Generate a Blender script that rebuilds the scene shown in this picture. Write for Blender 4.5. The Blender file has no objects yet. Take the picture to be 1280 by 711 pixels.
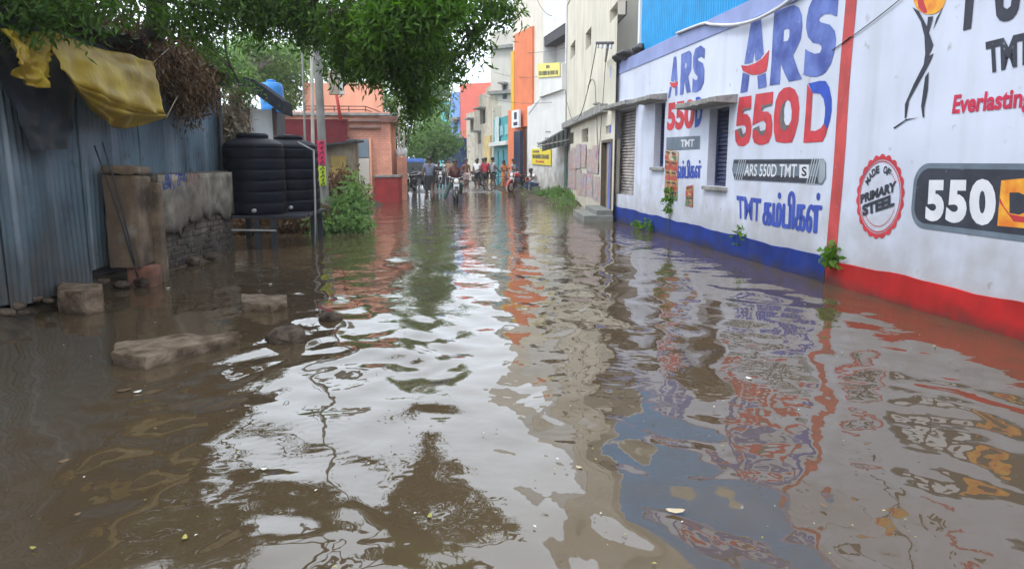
import bpy, bmesh, math, random
import numpy as np
from mathutils import Vector, Matrix, noise as mnoise
random.seed(7); np.random.seed(7)
sc = bpy.context.scene
col = sc.collection
R = math.radians

# ------------------------------------------------------------------ camera
F_PX, CX, CY, HOR = 900.0, 640.0, 355.5, 201.0
CAM_Z = 1.6
PITCH = math.atan((CY - HOR) / F_PX)
YAW = math.atan(90.0 / math.hypot(F_PX, CY - HOR))
cam = bpy.data.cameras.new("camera"); camo = bpy.data.objects.new("camera", cam); col.objects.link(camo)
cam.sensor_width = 36; cam.lens = 36 * F_PX / 1280; cam.clip_end = 2000; cam.clip_start = 0.05
camo.location = (0, 0, CAM_Z); camo.rotation_euler = (math.pi / 2 - PITCH, 0, -YAW)
sc.camera = camo

# ------------------------------------------------------------------ world, sun, exposure
SUN_EL, SUN_ROT = R(56), R(-122)
w = bpy.data.worlds.new("World"); sc.world = w; w.use_nodes = True
nt = w.node_tree; nt.nodes.clear()
out = nt.nodes.new("ShaderNodeOutputWorld"); bg = nt.nodes.new("ShaderNodeBackground")
sky = nt.nodes.new("ShaderNodeTexSky"); sky.sky_type = 'NISHITA'; sky.sun_disc = False
sky.sun_elevation = SUN_EL; sky.sun_rotation = SUN_ROT
tc = nt.nodes.new("ShaderNodeTexCoord"); nz = nt.nodes.new("ShaderNodeTexNoise")
nz.inputs['Scale'].default_value = 2.2; nz.inputs['Detail'].default_value = 6
mr = nt.nodes.new("ShaderNodeMapRange"); mr.inputs[1].default_value = .3; mr.inputs[2].default_value = .7
mr.inputs[3].default_value = .82; mr.inputs[4].default_value = 1.0
mx = nt.nodes.new("ShaderNodeMix"); mx.data_type = 'RGBA'
mx.inputs[7].default_value = (18.5, 20.2, 22.2, 1)
nt.links.new(tc.outputs['Generated'], nz.inputs['Vector']); nt.links.new(nz.outputs[0], mr.inputs[0])
nt.links.new(mr.outputs[0], mx.inputs[0]); nt.links.new(sky.outputs[0], mx.inputs[6])
nt.links.new(mx.outputs[2], bg.inputs[0]); bg.inputs[1].default_value = .1
nt.links.new(bg.outputs[0], out.inputs[0])
sl = bpy.data.lights.new("sun", 'SUN'); sl.energy = 1.5; sl.angle = R(14); sl.color = (1, .96, .9)
so = bpy.data.objects.new("sun", sl); col.objects.link(so)
sd = Vector((math.sin(SUN_ROT) * math.cos(SUN_EL), math.cos(SUN_ROT) * math.cos(SUN_EL), math.sin(SUN_EL)))
so.rotation_euler = sd.to_track_quat('Z', 'Y').to_euler()
vs = sc.view_settings; vs.view_transform = 'Standard'; vs.look = 'None'; vs.gamma = 1; vs.exposure = 0.36
sc.cycles.max_bounces = 6; sc.cycles.diffuse_bounces = 3; sc.cycles.glossy_bounces = 3
sc.cycles.transmission_bounces = 3; sc.cycles.sample_clamp_indirect = 6

# ------------------------------------------------------------------ measuring helpers (a sight line meets a real plane)
_fw = Vector((math.sin(YAW) * math.cos(PITCH), math.cos(YAW) * math.cos(PITCH), -math.sin(PITCH)))
_rt = Vector((math.cos(YAW), -math.sin(YAW), 0)); _up = _rt.cross(_fw)
CAMP = Vector((0, 0, CAM_Z))
def ray(px, py): return _fw + _rt * ((px - CX) / F_PX) - _up * ((py - CY) / F_PX)
def at_y(px, py, y): d = ray(px, py); return CAMP + d * (y / d.y)
def at_z(px, py, z=0.0): d = ray(px, py); return CAMP + d * ((z - CAM_Z) / d.z)
class Facade:
    """vertical plane from A (near end) to B (far end); s runs along it, o points out to the street"""
    def __init__(s, A, B, side):
        s.A = Vector((A[0], A[1], 0)); B = Vector((B[0], B[1], 0)); s.L = (B - s.A).length
        s.d = (B - s.A).normalized(); s.n = Vector((-s.d.y, s.d.x, 0)) * (1 if side == 'right' else -1)
    def sz(s, px, py, off=0.0):
        d = ray(px, py); A = s.A + s.n * off
        t = (s.n.dot(A) - s.n.dot(CAMP)) / s.n.dot(d); p = CAMP + d * t
        return (p - A).dot(s.d), p.z
    def pt(s, a, z, o=0.0): return s.A + s.d * a + s.n * o + Vector((0, 0, z))
    def px(s, px, py, o=0.0): a, z = s.sz(px, py, o); return s.pt(a, z, o)

# ------------------------------------------------------------------ materials
MATS = {}
def mat(name, c, rough=.7, var=.15, scale=6, bump=0.0, bscale=40, streak=0.0, streak_c=(.09, .08, .07), grime=None,
        grime_c=(.16, .13, .1), metal=0.0, spec=.5, trans=0.0, brick=None, c2=None, fine=None, coord='pos', emit=None):
    if name in MATS: return MATS[name]
    m = bpy.data.materials.new(name); m.use_nodes = True; n = m.node_tree; N = n.nodes; Lk = n.links
    b = N['Principled BSDF']; b.inputs['Roughness'].default_value = rough; b.inputs['Metallic'].default_value = metal
    b.inputs['Specular IOR Level'].default_value = spec
    if coord == 'pos':
        g = N.new('ShaderNodeNewGeometry'); P = g.outputs['Position']
    else:
        g = N.new('ShaderNodeTexCoord'); P = g.outputs['Object']
    def noise(sc_, det=5, stretch=None, dist=0.0):
        t = N.new('ShaderNodeTexNoise'); t.inputs['Scale'].default_value = sc_; t.inputs['Detail'].default_value = det
        t.inputs['Distortion'].default_value = dist; v = P
        if stretch:
            mp = N.new('ShaderNodeVectorMath'); mp.operation = 'MULTIPLY'; mp.inputs[1].default_value = stretch
            Lk.new(P, mp.inputs[0]); v = mp.outputs[0]
        Lk.new(v, t.inputs['Vector']); return t.outputs[0]
    def ramp(x, a, bb, lo=0., hi=1.):
        r = N.new('ShaderNodeMapRange'); r.inputs[1].default_value = a; r.inputs[2].default_value = bb
        r.inputs[3].default_value = lo; r.inputs[4].default_value = hi; Lk.new(x, r.inputs[0]); return r.outputs[0]
    def mixc(f, A, B):
        k = N.new('ShaderNodeMix'); k.data_type = 'RGBA'
        if hasattr(f, 'is_linked'): Lk.new(f, k.inputs[0])
        else: k.inputs[0].default_value = f
        for i, X in ((6, A), (7, B)):
            if isinstance(X, tuple): k.inputs[i].default_value = (*X, 1)
            else: Lk.new(X, k.inputs[i])
        return k.outputs[2]
    def mul(a, bb):
        k = N.new('ShaderNodeMath'); k.operation = 'MULTIPLY'; Lk.new(a, k.inputs[0])
        if isinstance(bb, float): k.inputs[1].default_value = bb
        else: Lk.new(bb, k.inputs[1])
        return k.outputs[0]
    lo = tuple(max(0, x * (1 - var)) for x in c); hi = tuple(min(.95, x * (1 + var * .7)) for x in c)
    if c2: hi = c2
    cc = mixc(ramp(noise(scale), .35, .65), lo, hi)
    hgt = None
    if brick:
        mort, bw, bh, ax = brick
        t = N.new('ShaderNodeTexBrick'); t.inputs['Scale'].default_value = 1; t.inputs['Brick Width'].default_value = bw
        t.inputs['Row Height'].default_value = bh; t.inputs['Mortar Size'].default_value = .008; t.inputs['Bias'].default_value = 0
        sx = N.new('ShaderNodeSeparateXYZ'); cb = N.new('ShaderNodeCombineXYZ'); ad = N.new('ShaderNodeMath'); ad.operation = 'ADD'
        Lk.new(P, sx.inputs[0]); Lk.new(sx.outputs[0], ad.inputs[0]); Lk.new(sx.outputs[1], ad.inputs[1])
        Lk.new(ad.outputs[0], cb.inputs[0]); Lk.new(sx.outputs[2], cb.inputs[1]); Lk.new(cb.outputs[0], t.inputs['Vector'])
        t.inputs['Color1'].default_value = (.8, .8, .8, 1); t.inputs['Color2'].default_value = (1.1, 1.1, 1.1, 1)
        t.inputs['Mortar'].default_value = (*mort, 1)
        k = N.new('ShaderNodeMix'); k.data_type = 'RGBA'; k.blend_type = 'MULTIPLY'; k.inputs[0].default_value = .45
        Lk.new(cc, k.inputs[6]); Lk.new(t.outputs['Color'], k.inputs[7]); cc = k.outputs[2]; hgt = t.outputs['Fac']
    if fine: cc = mixc(ramp(noise(fine[0], 8), fine[1], fine[1] + .12), cc, fine[2])
    if streak:
        cc = mixc(mul(ramp(noise(1., 6, (2.7, 2.7, .3)), .48, .75), float(streak)), cc, streak_c)
    if grime:
        z0, z1, amt = grime
        sx = N.new('ShaderNodeSeparateXYZ'); Lk.new(P, sx.inputs[0])
        nn = ramp(noise(2.3, 8), .3, .7, -.5 * (z1 - z0), .5 * (z1 - z0))
        ad = N.new('ShaderNodeMath'); ad.operation = 'ADD'; Lk.new(sx.outputs[2], ad.inputs[0]); Lk.new(nn, ad.inputs[1])
        cc = mixc(mul(ramp(ad.outputs[0], z0, z1, 1., 0.), float(amt)), cc, grime_c)
    Lk.new(cc, b.inputs['Base Color'])
    if bump:
        bp = N.new('ShaderNodeBump'); bp.inputs['Strength'].default_value = bump; bp.inputs['Distance'].default_value = .02
        Lk.new(noise(bscale, 8), bp.inputs['Height'])
        if hgt is not None:
            b2 = N.new('ShaderNodeBump'); b2.inputs['Strength'].default_value = .6; b2.inputs['Distance'].default_value = .01; b2.invert = True
            Lk.new(hgt, b2.inputs['Height']); Lk.new(bp.outputs[0], b2.inputs['Normal']); bp = b2
        Lk.new(bp.outputs[0], b.inputs['Normal'])
    if emit:
        b.inputs['Emission Color'].default_value = (*emit[:3], 1); b.inputs['Emission Strength'].default_value = emit[3]
    MATS[name] = m; return m

def leaf_mat(name, c_dark, c_light, trans=.35):
    m = bpy.data.materials.new(name); m.use_nodes = True; n = m.node_tree; N = n.nodes; Lk = n.links
    b = N['Principled BSDF']; b.inputs['Roughness'].default_value = .55; b.inputs['Specular IOR Level'].default_value = .3
    a = N.new('ShaderNodeAttribute'); a.attribute_name = 'tone'
    k = N.new('ShaderNodeMix'); k.data_type = 'RGBA'; k.inputs[6].default_value = (*c_dark, 1); k.inputs[7].default_value = (*c_light, 1)
    Lk.new(a.outputs['Fac'], k.inputs[0]); Lk.new(k.outputs[2], b.inputs['Base Color'])
    t = N.new('ShaderNodeBsdfTranslucent'); hs = N.new('ShaderNodeHueSaturation'); hs.inputs['Value'].default_value = 1.6
    hs.inputs['Saturation'].default_value = 1.15
    Lk.new(k.outputs[2], hs.inputs['Color']); Lk.new(hs.outputs[0], t.inputs['Color'])
    ms = N.new('ShaderNodeMixShader'); ms.inputs[0].default_value = trans
    Lk.new(b.outputs[0], ms.inputs[1]); Lk.new(t.outputs[0], ms.inputs[2]); Lk.new(ms.outputs[0], N['Material Output'].inputs[0])
    return m

# ------------------------------------------------------------------ mesh builder
def tag(o, label=None, cat=None, group=None, kind=None):
    if label: o['label'] = label
    if cat: o['category'] = cat
    if group: o['group'] = group
    if kind: o['kind'] = kind
    return o
def thing(name, label, cat, loc=(0, 0, 0), group=None):
    o = bpy.data.objects.new(name, None); o.empty_display_size = .2; col.objects.link(o); o.location = loc
    return tag(o, label, cat, group)
def wloc(o):
    v = Vector((0, 0, 0))
    while o is not None: v = v + o.location; o = o.parent
    return v
class MB:
    def __init__(s): s.v = []; s.f = []; s.m = []
    def add(s, vs, fs, m=0):
        k = len(s.v); s.v += [Vector(x) for x in vs]; s.f += [[i + k for i in f] for f in fs]; s.m += [m] * len(fs); return s
    def hexa(s, p, m=0):   # 8 points: bottom ring of 4, top ring of 4
        return s.add(p, [(3, 2, 1, 0), (4, 5, 6, 7), (0, 1, 5, 4), (1, 2, 6, 5), (2, 3, 7, 6), (3, 0, 4, 7)], m)
    def box(s, c, d, rz=0, m=0, jit=0):
        c = Vector(c); M = Matrix.Rotation(rz, 3, 'Z'); P = []
        for z in (-1, 1):
            for x, y in ((-1, -1), (1, -1), (1, 1), (-1, 1)):
                q = M @ Vector((x * d[0] / 2, y * d[1] / 2, z * d[2] / 2)) + c
                if jit: q += Vector((random.uniform(-jit, jit), random.uniform(-jit, jit), random.uniform(-jit, jit)))
                P.append(q)
        return s.hexa(P, m)
    def fbox(s, F, s0, s1, z0, z1, o0, o1, m=0):   # box on a facade
        P = [F.pt(a, z, o) for z in (z0, z1) for a, o in ((s0, o0), (s1, o0), (s1, o1), (s0, o1))]
        return s.hexa(P, m)
    def prism(s, fp, z0, z1, m=0):
        n = len(fp); P = [(x, y, z0) for x, y in fp] + [(x, y, z1) for x, y in fp]
        return s.add(P, [tuple(range(n))[::-1], tuple(range(n, 2 * n))] + [(i, (i + 1) % n, n + (i + 1) % n, n + i) for i in range(n)], m)
    def tube(s, pts, r, n=8, m=0, cap=True):
        pts = [Vector(p) for p in pts]; k = len(pts); rs = r if isinstance(r, (list, tuple)) else [r] * k
        V = []; F = []; prev = None
        for i, p in enumerate(pts):
            t = (pts[min(i + 1, k - 1)] - pts[max(i - 1, 0)]).normalized()
            if prev is None: a = t.orthogonal().normalized()
            else: a = (prev - t * prev.dot(t)); a = a.normalized() if a.length > 1e-6 else t.orthogonal().normalized()
            prev = a; b = t.cross(a)
            V += [p + (a * math.cos(2 * math.pi * j / n) + b * math.sin(2 * math.pi * j / n)) * rs[i] for j in range(n)]
        for i in range(k - 1):
            for j in range(n): F.append((i * n + j, i * n + (j + 1) % n, (i + 1) * n + (j + 1) % n, (i + 1) * n + j))
        if cap: F += [tuple(range(n))[::-1], tuple(range((k - 1) * n, k * n))]
        return s.add(V, F, m)
    def lathe(s, prof, c, n=24, m=0):
        c = Vector(c); V = []; F = []; k = len(prof)
        for r, z in prof: V += [c + Vector((r * math.cos(2 * math.pi * j / n), r * math.sin(2 * math.pi * j / n), z)) for j in range(n)]
        for i in range(k - 1):
            for j in range(n): F.append((i * n + j, i * n + (j + 1) % n, (i + 1) * n + (j + 1) % n, (i + 1) * n + j))
        F += [tuple(range(n))[::-1], tuple(range((k - 1) * n, k * n))]
        return s.add(V, F, m)
    def grid(s, fn, nu, nv, m=0):
        V = [fn(i / nu, j / nv) for j in range(nv + 1) for i in range(nu + 1)]
        return s.add(V, [(j * (nu + 1) + i, j * (nu + 1) + i + 1, (j + 1) * (nu + 1) + i + 1, (j + 1) * (nu + 1) + i) for j in range(nv) for i in range(nu)], m)
    def ball(s, c, r, m=0, n=10, k=6):
        c = Vector(c); r = Vector(r) if hasattr(r, '__len__') else Vector((r, r, r))
        return s.add([c + Vector((r.x * math.sin(math.pi * i / k) * math.cos(2 * math.pi * j / n), r.y * math.sin(math.pi * i / k) * math.sin(2 * math.pi * j / n), r.z * math.cos(math.pi * i / k))) for i in range(k + 1) for j in range(n)],
                     [(i * n + j, (i + 1) * n + j, (i + 1) * n + (j + 1) % n, i * n + (j + 1) % n) for i in range(k) for j in range(n)], m)
    def build(s, name, mats, parent=None, smooth=False, bevel=0.0, local=False, seg=2, angle=None):
        me = bpy.data.meshes.new(name); L = Vector((0, 0, 0))
        if parent is not None and not local: L = wloc(parent)
        me.from_pydata([v - L for v in s.v], [], s.f)
        mats = mats if isinstance(mats, (list, tuple)) else [mats]
        for x in mats: me.materials.append(x)
        me.polygons.foreach_set('material_index', s.m)
        bm = bmesh.new(); bm.from_mesh(me)
        bmesh.ops.remove_doubles(bm, verts=bm.verts, dist=1e-5)
        bmesh.ops.recalc_face_normals(bm, faces=bm.faces)
        if bevel:
            es = [e for e in bm.edges if len(e.link_faces) == 2 and e.calc_face_angle(0) > .5]
            bmesh.ops.bevel(bm, geom=es, offset=bevel, segments=seg, profile=.6, affect='EDGES', clamp_overlap=True)
        if smooth:
            for f in bm.faces: f.smooth = True
            if angle:
                for e in bm.edges:
                    if len(e.link_faces) == 2 and e.calc_face_angle(0) > angle: e.smooth = False
        bm.to_mesh(me); bm.free()
        o = bpy.data.objects.new(name, me); col.objects.link(o)
        if parent is not None: o.parent = parent
        return o
def copy_tree(o, parent=None):
    c = o.copy(); col.objects.link(c); c.parent = parent
    for ch in list(o.children): copy_tree(ch, c)
    return c
def rough_up(o, amp, scale, seed=0):
    for v in o.data.vertices:
        q = mnoise.noise_vector(v.co * scale + Vector((seed, seed * 2, 0))); v.co += q * amp

# text as flat mesh, returned in unit coordinates
def text_mesh(s, bold=0.0, spacing=1.0):
    cu = bpy.data.curves.new('t', 'FONT'); cu.body = s; cu.offset = bold; cu.space_character = spacing; cu.resolution_u = 4
    o = bpy.data.objects.new('t', cu); col.objects.link(o)
    dg = bpy.context.evaluated_depsgraph_get(); me = bpy.data.meshes.new_from_object(o.evaluated_get(dg))
    V = [v.co.copy() for v in me.vertices]; F = [list(p.vertices) for p in me.polygons]
    bpy.data.objects.remove(o); bpy.data.curves.remove(cu); bpy.data.meshes.remove(me)
    return V, F
def fit_text(s, bold=0.0, spacing=1.0):
    V, F = text_mesh(s, bold, spacing)
    x0 = min(v.x for v in V); x1 = max(v.x for v in V); y0 = min(v.y for v in V); y1 = max(v.y for v in V)
    return [((v.x - x0) / (x1 - x0), (v.y - y0) / (y1 - y0)) for v in V], F
def text_on(mb, F, quad, s, bold=.02, off=.005, spacing=1.0, m=0, shear=0.0):
    """quad: px of lower left, lower right, upper right, upper left as the eye sees them on facade F"""
    q = [F.sz(*p) for p in quad]; V, Fc = fit_text(s, bold, spacing); P = []
    for u, v in V:
        a = [(1 - u) * (1 - v), u * (1 - v), u * v, (1 - u) * v]
        P.append(F.pt(sum(a[i] * q[i][0] for i in range(4)), sum(a[i] * q[i][1] for i in range(4)), off))
    mb.add(P, Fc, m); return mb
def poly_on(mb, F, pxs, off=.004, m=0):
    P = [F.pt(*F.sz(*p), off) for p in pxs]
    return mb.add(P, [tuple(range(len(P)))], m)
def smooth_line(pts, k=6):
    out = []
    n = len(pts)
    for i in range(n - 1):
        p0 = pts[max(i - 1, 0)]; p1 = pts[i]; p2 = pts[i + 1]; p3 = pts[min(i + 2, n - 1)]
        for j in range(k):
            t = j / k
            out.append(tuple(.5 * ((2 * b) + (-a + c) * t + (2 * a - 5 * b + 4 * c - d) * t * t + (-a + 3 * b - 3 * c + d) * t ** 3) for a, b, c, d in zip(p0, p1, p2, p3)))
    out.append(tuple(pts[-1])); return out
def ribbon_on(mb, F, sz, wd, off=.004, m=0):
    """flat painted stroke along (s,z) points with widths"""
    n = len(sz); ws = wd if isinstance(wd, (list, tuple)) else [wd] * n
    if len(ws) != n: ws = list(np.interp(np.linspace(0, 1, n), np.linspace(0, 1, len(ws)), ws))
    P = []
    for i in range(n):
        a = sz[max(i - 1, 0)]; b = sz[min(i + 1, n - 1)]; t = Vector((b[0] - a[0], b[1] - a[1])).normalized(); nn = Vector((-t.y, t.x)) * ws[i] / 2
        P += [F.pt(sz[i][0] + nn.x, sz[i][1] + nn.y, off), F.pt(sz[i][0] - nn.x, sz[i][1] - nn.y, off)]
    return mb.add(P, [(2 * i, 2 * i + 1, 2 * i + 3, 2 * i + 2) for i in range(n - 1)], m)

# ------------------------------------------------------------------ GROUND and WATER
def g_height(x, y):
    h = np.full_like(x, -.22)
    far = np.clip((y - 33) / 6, 0, 1); h = h + far * .235
    edge = -4.15 - .25 * np.sin(y * .9) - .1 * np.sin(y * 2.3 + 1)
    left = np.clip((edge + .55 - x) / .7, 0, 1) * np.clip((15.5 - y) / 3, 0, 1); h = np.maximum(h, -.22 + left * .36)
    h = np.maximum(h, -.22 + np.clip((-4.4 - x) / .6, 0, 1) * .4)
    lm = np.clip((-1.9 + .25 * np.sin(y) - x) / .7, 0, 1) * np.clip((y - 16.5) / 1.5, 0, 1); h = np.maximum(h, -.22 + lm * .34)
    rb = np.clip((x - 3.2 - .3 * np.sin(y * .8)) / .9, 0, 1) * np.clip((y - 23.5) / 3, 0, 1); h = np.maximum(h, -.22 + rb * .34)
    n1 = np.sin(x * 3.1 + 1.3 * np.sin(y * 2.2)) * np.sin(y * 2.7 + 1.1 * np.sin(x * 1.9)); n2 = np.sin(x * 9.1 + y * 3) * np.sin(y * 8.3 - x * 4)
    return h + .015 * n1 + .008 * n2
def axis(a, b, dense, lo, hi, step):
    pts = list(np.arange(lo, hi + 1e-6, step)); o = []; d = step; p = lo
    while p > a: d *= 1.5; p -= d; o.append(p)
    q = []; d = step; p = hi
    while p < b: d *= 1.5; p += d; q.append(p)
    return np.array(o[::-1] + pts + q)
def sheet(name, xs, ys, hfun, material):
    X, Y = np.meshgrid(xs, ys); Z = hfun(X, Y); nx, ny = len(xs), len(ys)
    me = bpy.data.meshes.new(name); V = np.stack([X, Y, Z], -1).reshape(-1, 3)
    i = np.arange(nx * ny).reshape(ny, nx); q = np.stack([i[:-1, :-1], i[:-1, 1:], i[1:, 1:], i[1:, :-1]], -1).reshape(-1, 4)
    me.vertices.add(len(V)); me.vertices.foreach_set('co', V.ravel().astype(np.float32))
    me.loops.add(q.size); me.loops.foreach_set('vertex_index', q.ravel().astype(np.int32))
    me.polygons.add(len(q)); me.polygons.foreach_set('loop_start', np.arange(0, q.size, 4, dtype=np.int32))
    me.polygons.foreach_set('use_smooth', np.ones(len(q), dtype=bool)); me.update(calc_edges=True); me.validate()
    me.materials.append(material); o = bpy.data.objects.new(name, me); col.objects.link(o); o['kind'] = 'structure'; return o

gm = mat('wet_mud', (.04, .028, .018), .8, .45, 2.7, .9, 16, spec=.25, c2=(.095, .068, .045), fine=(9, .58, (.03, .024, .018)))
sheet('ground', axis(-260, 260, 0, -8, 9, .2), axis(-120, 420, 0, -2, 60, .25), g_height, gm)
# wet road surface where people stand, lifted just over the flood line
rm = mat('wet_road', (.15, .148, .145), .2, .4, .9, .5, 14, c2=(.25, .245, .24), spec=.8)
sheet('road', np.arange(-1.4, 3.4, .3), np.arange(34.5, 75, .5), lambda x, y: np.clip((y - 37) * .01, -.02, .05) + .006 * np.sin(x * 2.1 + y) * np.sin(y * 1.3) + .004, rm)

rs = np.random.RandomState(3)
WV = []
for i in range(84):
    lam = .16 * (9 ** (rs.rand() ** 1.35)); th = rs.rand() * 2 * math.pi; k = 2 * math.pi / lam
    slope = .0125 * (1.12 if lam > .3 else .45) * (1.0 if lam < .8 else .7)
    WV.append((k * math.cos(th), k * math.sin(th) * .85, rs.rand() * 6.28, slope / k, lam))
RINGS = [(405, 545, .26, .075, .8), (345, 560, .16, .07, .8), (870, 585, .22, .06, .35), (830, 645, .16, .05, .4), (700, 520, .25, .09, .6),
         (250, 610, .2, .07, .7), (300, 600, .12, .06, .9), (950, 470, .3, .1, .4),
         (515, 590, .14, .06, .35), (760, 470, .3, .1, .5)]
RC = [(at_z(a, b).x, at_z(a, b).y, r, l, g) for a, b, r, l, g in RINGS]
def w_height(X, Y):
    dy = np.clip(np.maximum(Y - 1.8, .1) ** 1.25 * .0062, .024, .5)
    wx = X + .12 * np.sin(Y * 1.7 + .6 * np.sin(X * 1.3)) + .05 * np.sin(Y * 4.1 + X * 2); wy = Y + .12 * np.sin(X * 1.9 + .8 * np.sin(Y * 1.1))
    amp = .72 + .34 * np.sin(X * .9 + 1.2 * np.sin(Y * .55)) * np.sin(Y * .8 + .5) + .25 * np.sin(X * 2.3 + Y * 1.4)
    amp = np.clip(amp, .25, 1.3) * np.interp(X, [-4.5, -2.6, -1.4, -.4, .8, 5], [.3, .55, 1.35, 1.5, 1.25, .75]) 
    Z = np.zeros_like(X)
    for kx, ky, ph, a, lam in WV:
        fade = np.clip((lam / dy - 3) / 4, 0, 1); Z += a * fade * np.sin(kx * wx + ky * wy + ph)
    Z *= amp
    for cx, cy, r0, l, g in RC:
        rr = np.hypot(X - cx, Y - cy); Z += .0011 * g * np.sin(6.283 * (rr - r0) / l) * np.exp(-((rr - r0) / (.13 + r0 * .35)) ** 2) * (l / .085)
    return Z * np.clip(1.25 - Y / 60, .3, 1)
wm = bpy.data.materials.new('flood_water'); wm.use_nodes = True; n = wm.node_tree; b = n.nodes['Principled BSDF']
b.inputs['Roughness'].default_value = .015; b.inputs['IOR'].default_value = 1.76
g = n.nodes.new('ShaderNodeNewGeometry'); t1 = n.nodes.new('ShaderNodeTexNoise'); t1.inputs['Scale'].default_value = .5; t1.inputs['Detail'].default_value = 3
k = n.nodes.new('ShaderNodeMix'); k.data_type = 'RGBA'; k.inputs[6].default_value = (.066, .046, .026, 1); k.inputs[7].default_value = (.092, .064, .037, 1)
n.links.new(g.outputs['Position'], t1.inputs['Vector']); n.links.new(t1.outputs[0], k.inputs[0]); n.links.new(k.outputs[2], b.inputs['Base Color'])
t2 = n.nodes.new('ShaderNodeTexNoise'); t2.inputs['Scale'].default_value = 4.5; t2.inputs['Detail'].default_value = 2
bp = n.nodes.new('ShaderNodeBump'); bp.inputs['Strength'].default_value = .26; bp.inputs['Distance'].default_value = .03
sy = n.nodes.new('ShaderNodeSeparateXYZ'); my = n.nodes.new('ShaderNodeMapRange'); my.inputs[1].default_value = 7; my.inputs[2].default_value = 24; my.inputs[3].default_value = .13; my.inputs[4].default_value = .6
n.links.new(g.outputs['Position'], sy.inputs[0]); n.links.new(sy.outputs[1], my.inputs[0]); n.links.new(my.outputs[0], bp.inputs['Strength'])   # people wade at the far end: choppier water
n.links.new(g.outputs['Position'], t2.inputs['Vector']); n.links.new(t2.outputs[0], bp.inputs['Height']); n.links.new(bp.outputs[0], b.inputs['Normal'])
ys = [-6.0]
while ys[-1] < 1.8: ys.append(ys[-1] + .25)
while ys[-1] < 62: ys.append(ys[-1] + max(.024, (ys[-1] - 1.8) ** 1.25 * .0055))
xs = np.concatenate([np.linspace(-14, -5.2, 20), np.arange(-5.0, 5.5, .034), np.linspace(5.7, 9, 8)])
water = sheet('flood_water', xs, np.array(ys), w_height, wm)

# ------------------------------------------------------------------ RIGHT: painted wall
from mathutils.geometry import tessellate_polygon
W = Facade((5.08, 9.02), (4.72, 18.14), 'right')
def shape_on(mb, F, outer, holes=(), off=.005, m=0):
    loops = [[F.pt(*F.sz(*p), off) for p in L] for L in [outer, *holes]]
    flat = [p for L in loops for p in L]
    return mb.add(flat, [list(t) for t in tessellate_polygon(loops)], m)
m_wall = mat('white_wall_paint', (.56, .60, .72), .75, .10, .9, .08, 45, streak=.3, streak_c=(.33, .32, .33), grime=(.3, 1.25, .55), grime_c=(.29, .265, .235), fine=(6, .665, (.33, .32, .33)))
m_band = mat('lavender_band_paint', (.25, .30, .55), .7, .12, 2, .2, 50)
m_blue_base = mat('blue_base_paint', (.010, .032, .21), .7, .3, 2.2, .12, 40, streak=.12, streak_c=(.12, .12, .16), grime=(-.02, .16, .85), grime_c=(.035, .03, .03), spec=.2)
m_red_base = mat('red_base_paint', (.43, .018, .018), .7, .25, 2, .12, 40, streak=.3, streak_c=(.2, .03, .025), grime=(-.02, .14, .85), grime_c=(.07, .03, .025), spec=.25)
m_red = mat('red_lettering_paint', (.52, .035, .05), .7, .2, 4, .15, 60, fine=(14, .67, (.56, .26, .28)))
m_stripe = mat('red_stripe_paint', (.50, .06, .06), .7, .2, 3, .15, 60, fine=(10, .66, (.55, .3, .3)))
m_blue = mat('blue_lettering_paint', (.06, .10, .42), .7, .3, 3, .15, 60, c2=(.12, .18, .5), fine=(12, .66, (.28, .33, .55)))
m_blue2 = mat('strong_blue_paint', (.02, .07, .45), .7, .2, 4, .15, 60)
m_navy = mat('navy_lettering_paint', (.028, .032, .05), .7, .3, 4, .15, 60, fine=(11, .66, (.2, .22, .27)))
m_slate = mat('slate_paint', (.13, .17, .22), .7, .2, 4, .15, 60)
m_shade = mat('grey_paint', (.12, .12, .12), .7, .25, 9, .1, 60)
m_white = mat('white_lettering_paint', (.66, .67, .72), .7, .06, 6, .1, 60)
m_orange = mat('orange_paint', (.75, .20, .02), .65, .1, 7, .1, 50, c2=(.8, .42, .03))
m_conc = mat('old_concrete', (.27, .265, .25), .9, .25, 5, .5, 35, streak=.5, streak_c=(.12, .11, .1), fine=(6, .6, (.15, .14, .13)))
m_reveal = mat('window_reveal_plaster', (.48, .49, .57), .8, .1, 3, .2, 50, streak=.25, streak_c=(.22, .2, .19))
m_shut = mat('dark_blue_shutter', (.022, .03, .09), .45, .3, 5, .1, 40)
m_shutb = mat('brown_shutter', (.32, .29, .28), .6, .3, 5, .2, 40, c2=(.45, .40, .38))

wall = thing('painted_wall', 'long white roadside wall painted with blue, red and black steel bar advertisements', 'wall', (5.08, 9.02, 0))
S_FAR, S_NEAR, ZT = 10.85, -13.0, 3.82
holes = []
for (pl, pr, pt_, pb) in ((883, 907, 135, 233), (816.5, 829, 129, 209), (766, 792, 137, 244)):
    s1, _ = W.sz(pl, pb); s0, _ = W.sz(pr, pb); zb = W.sz((pl + pr) / 2, pb)[1]; zt = W.sz((pl + pr) / 2, pt_)[1]; holes.append((s0, s1, zb, zt))
mb = MB(); DP = .22
sv = sorted({S_NEAR, S_FAR, *[h[0] for h in holes], *[h[1] for h in holes]}); zv = sorted({-.3, ZT, *[h[2] for h in holes], *[h[3] for h in holes]})
for i in range(len(sv) - 1):
    for j in range(len(zv) - 1):
        cs, cz = (sv[i] + sv[i + 1]) / 2, (zv[j] + zv[j + 1]) / 2
        if any(h[0] < cs < h[1] and h[2] < cz < h[3] for h in holes): continue
        mb.add([W.pt(sv[i], zv[j]), W.pt(sv[i + 1], zv[j]), W.pt(sv[i + 1], zv[j + 1]), W.pt(sv[i], zv[j + 1])], [(0, 1, 2, 3)])
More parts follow.
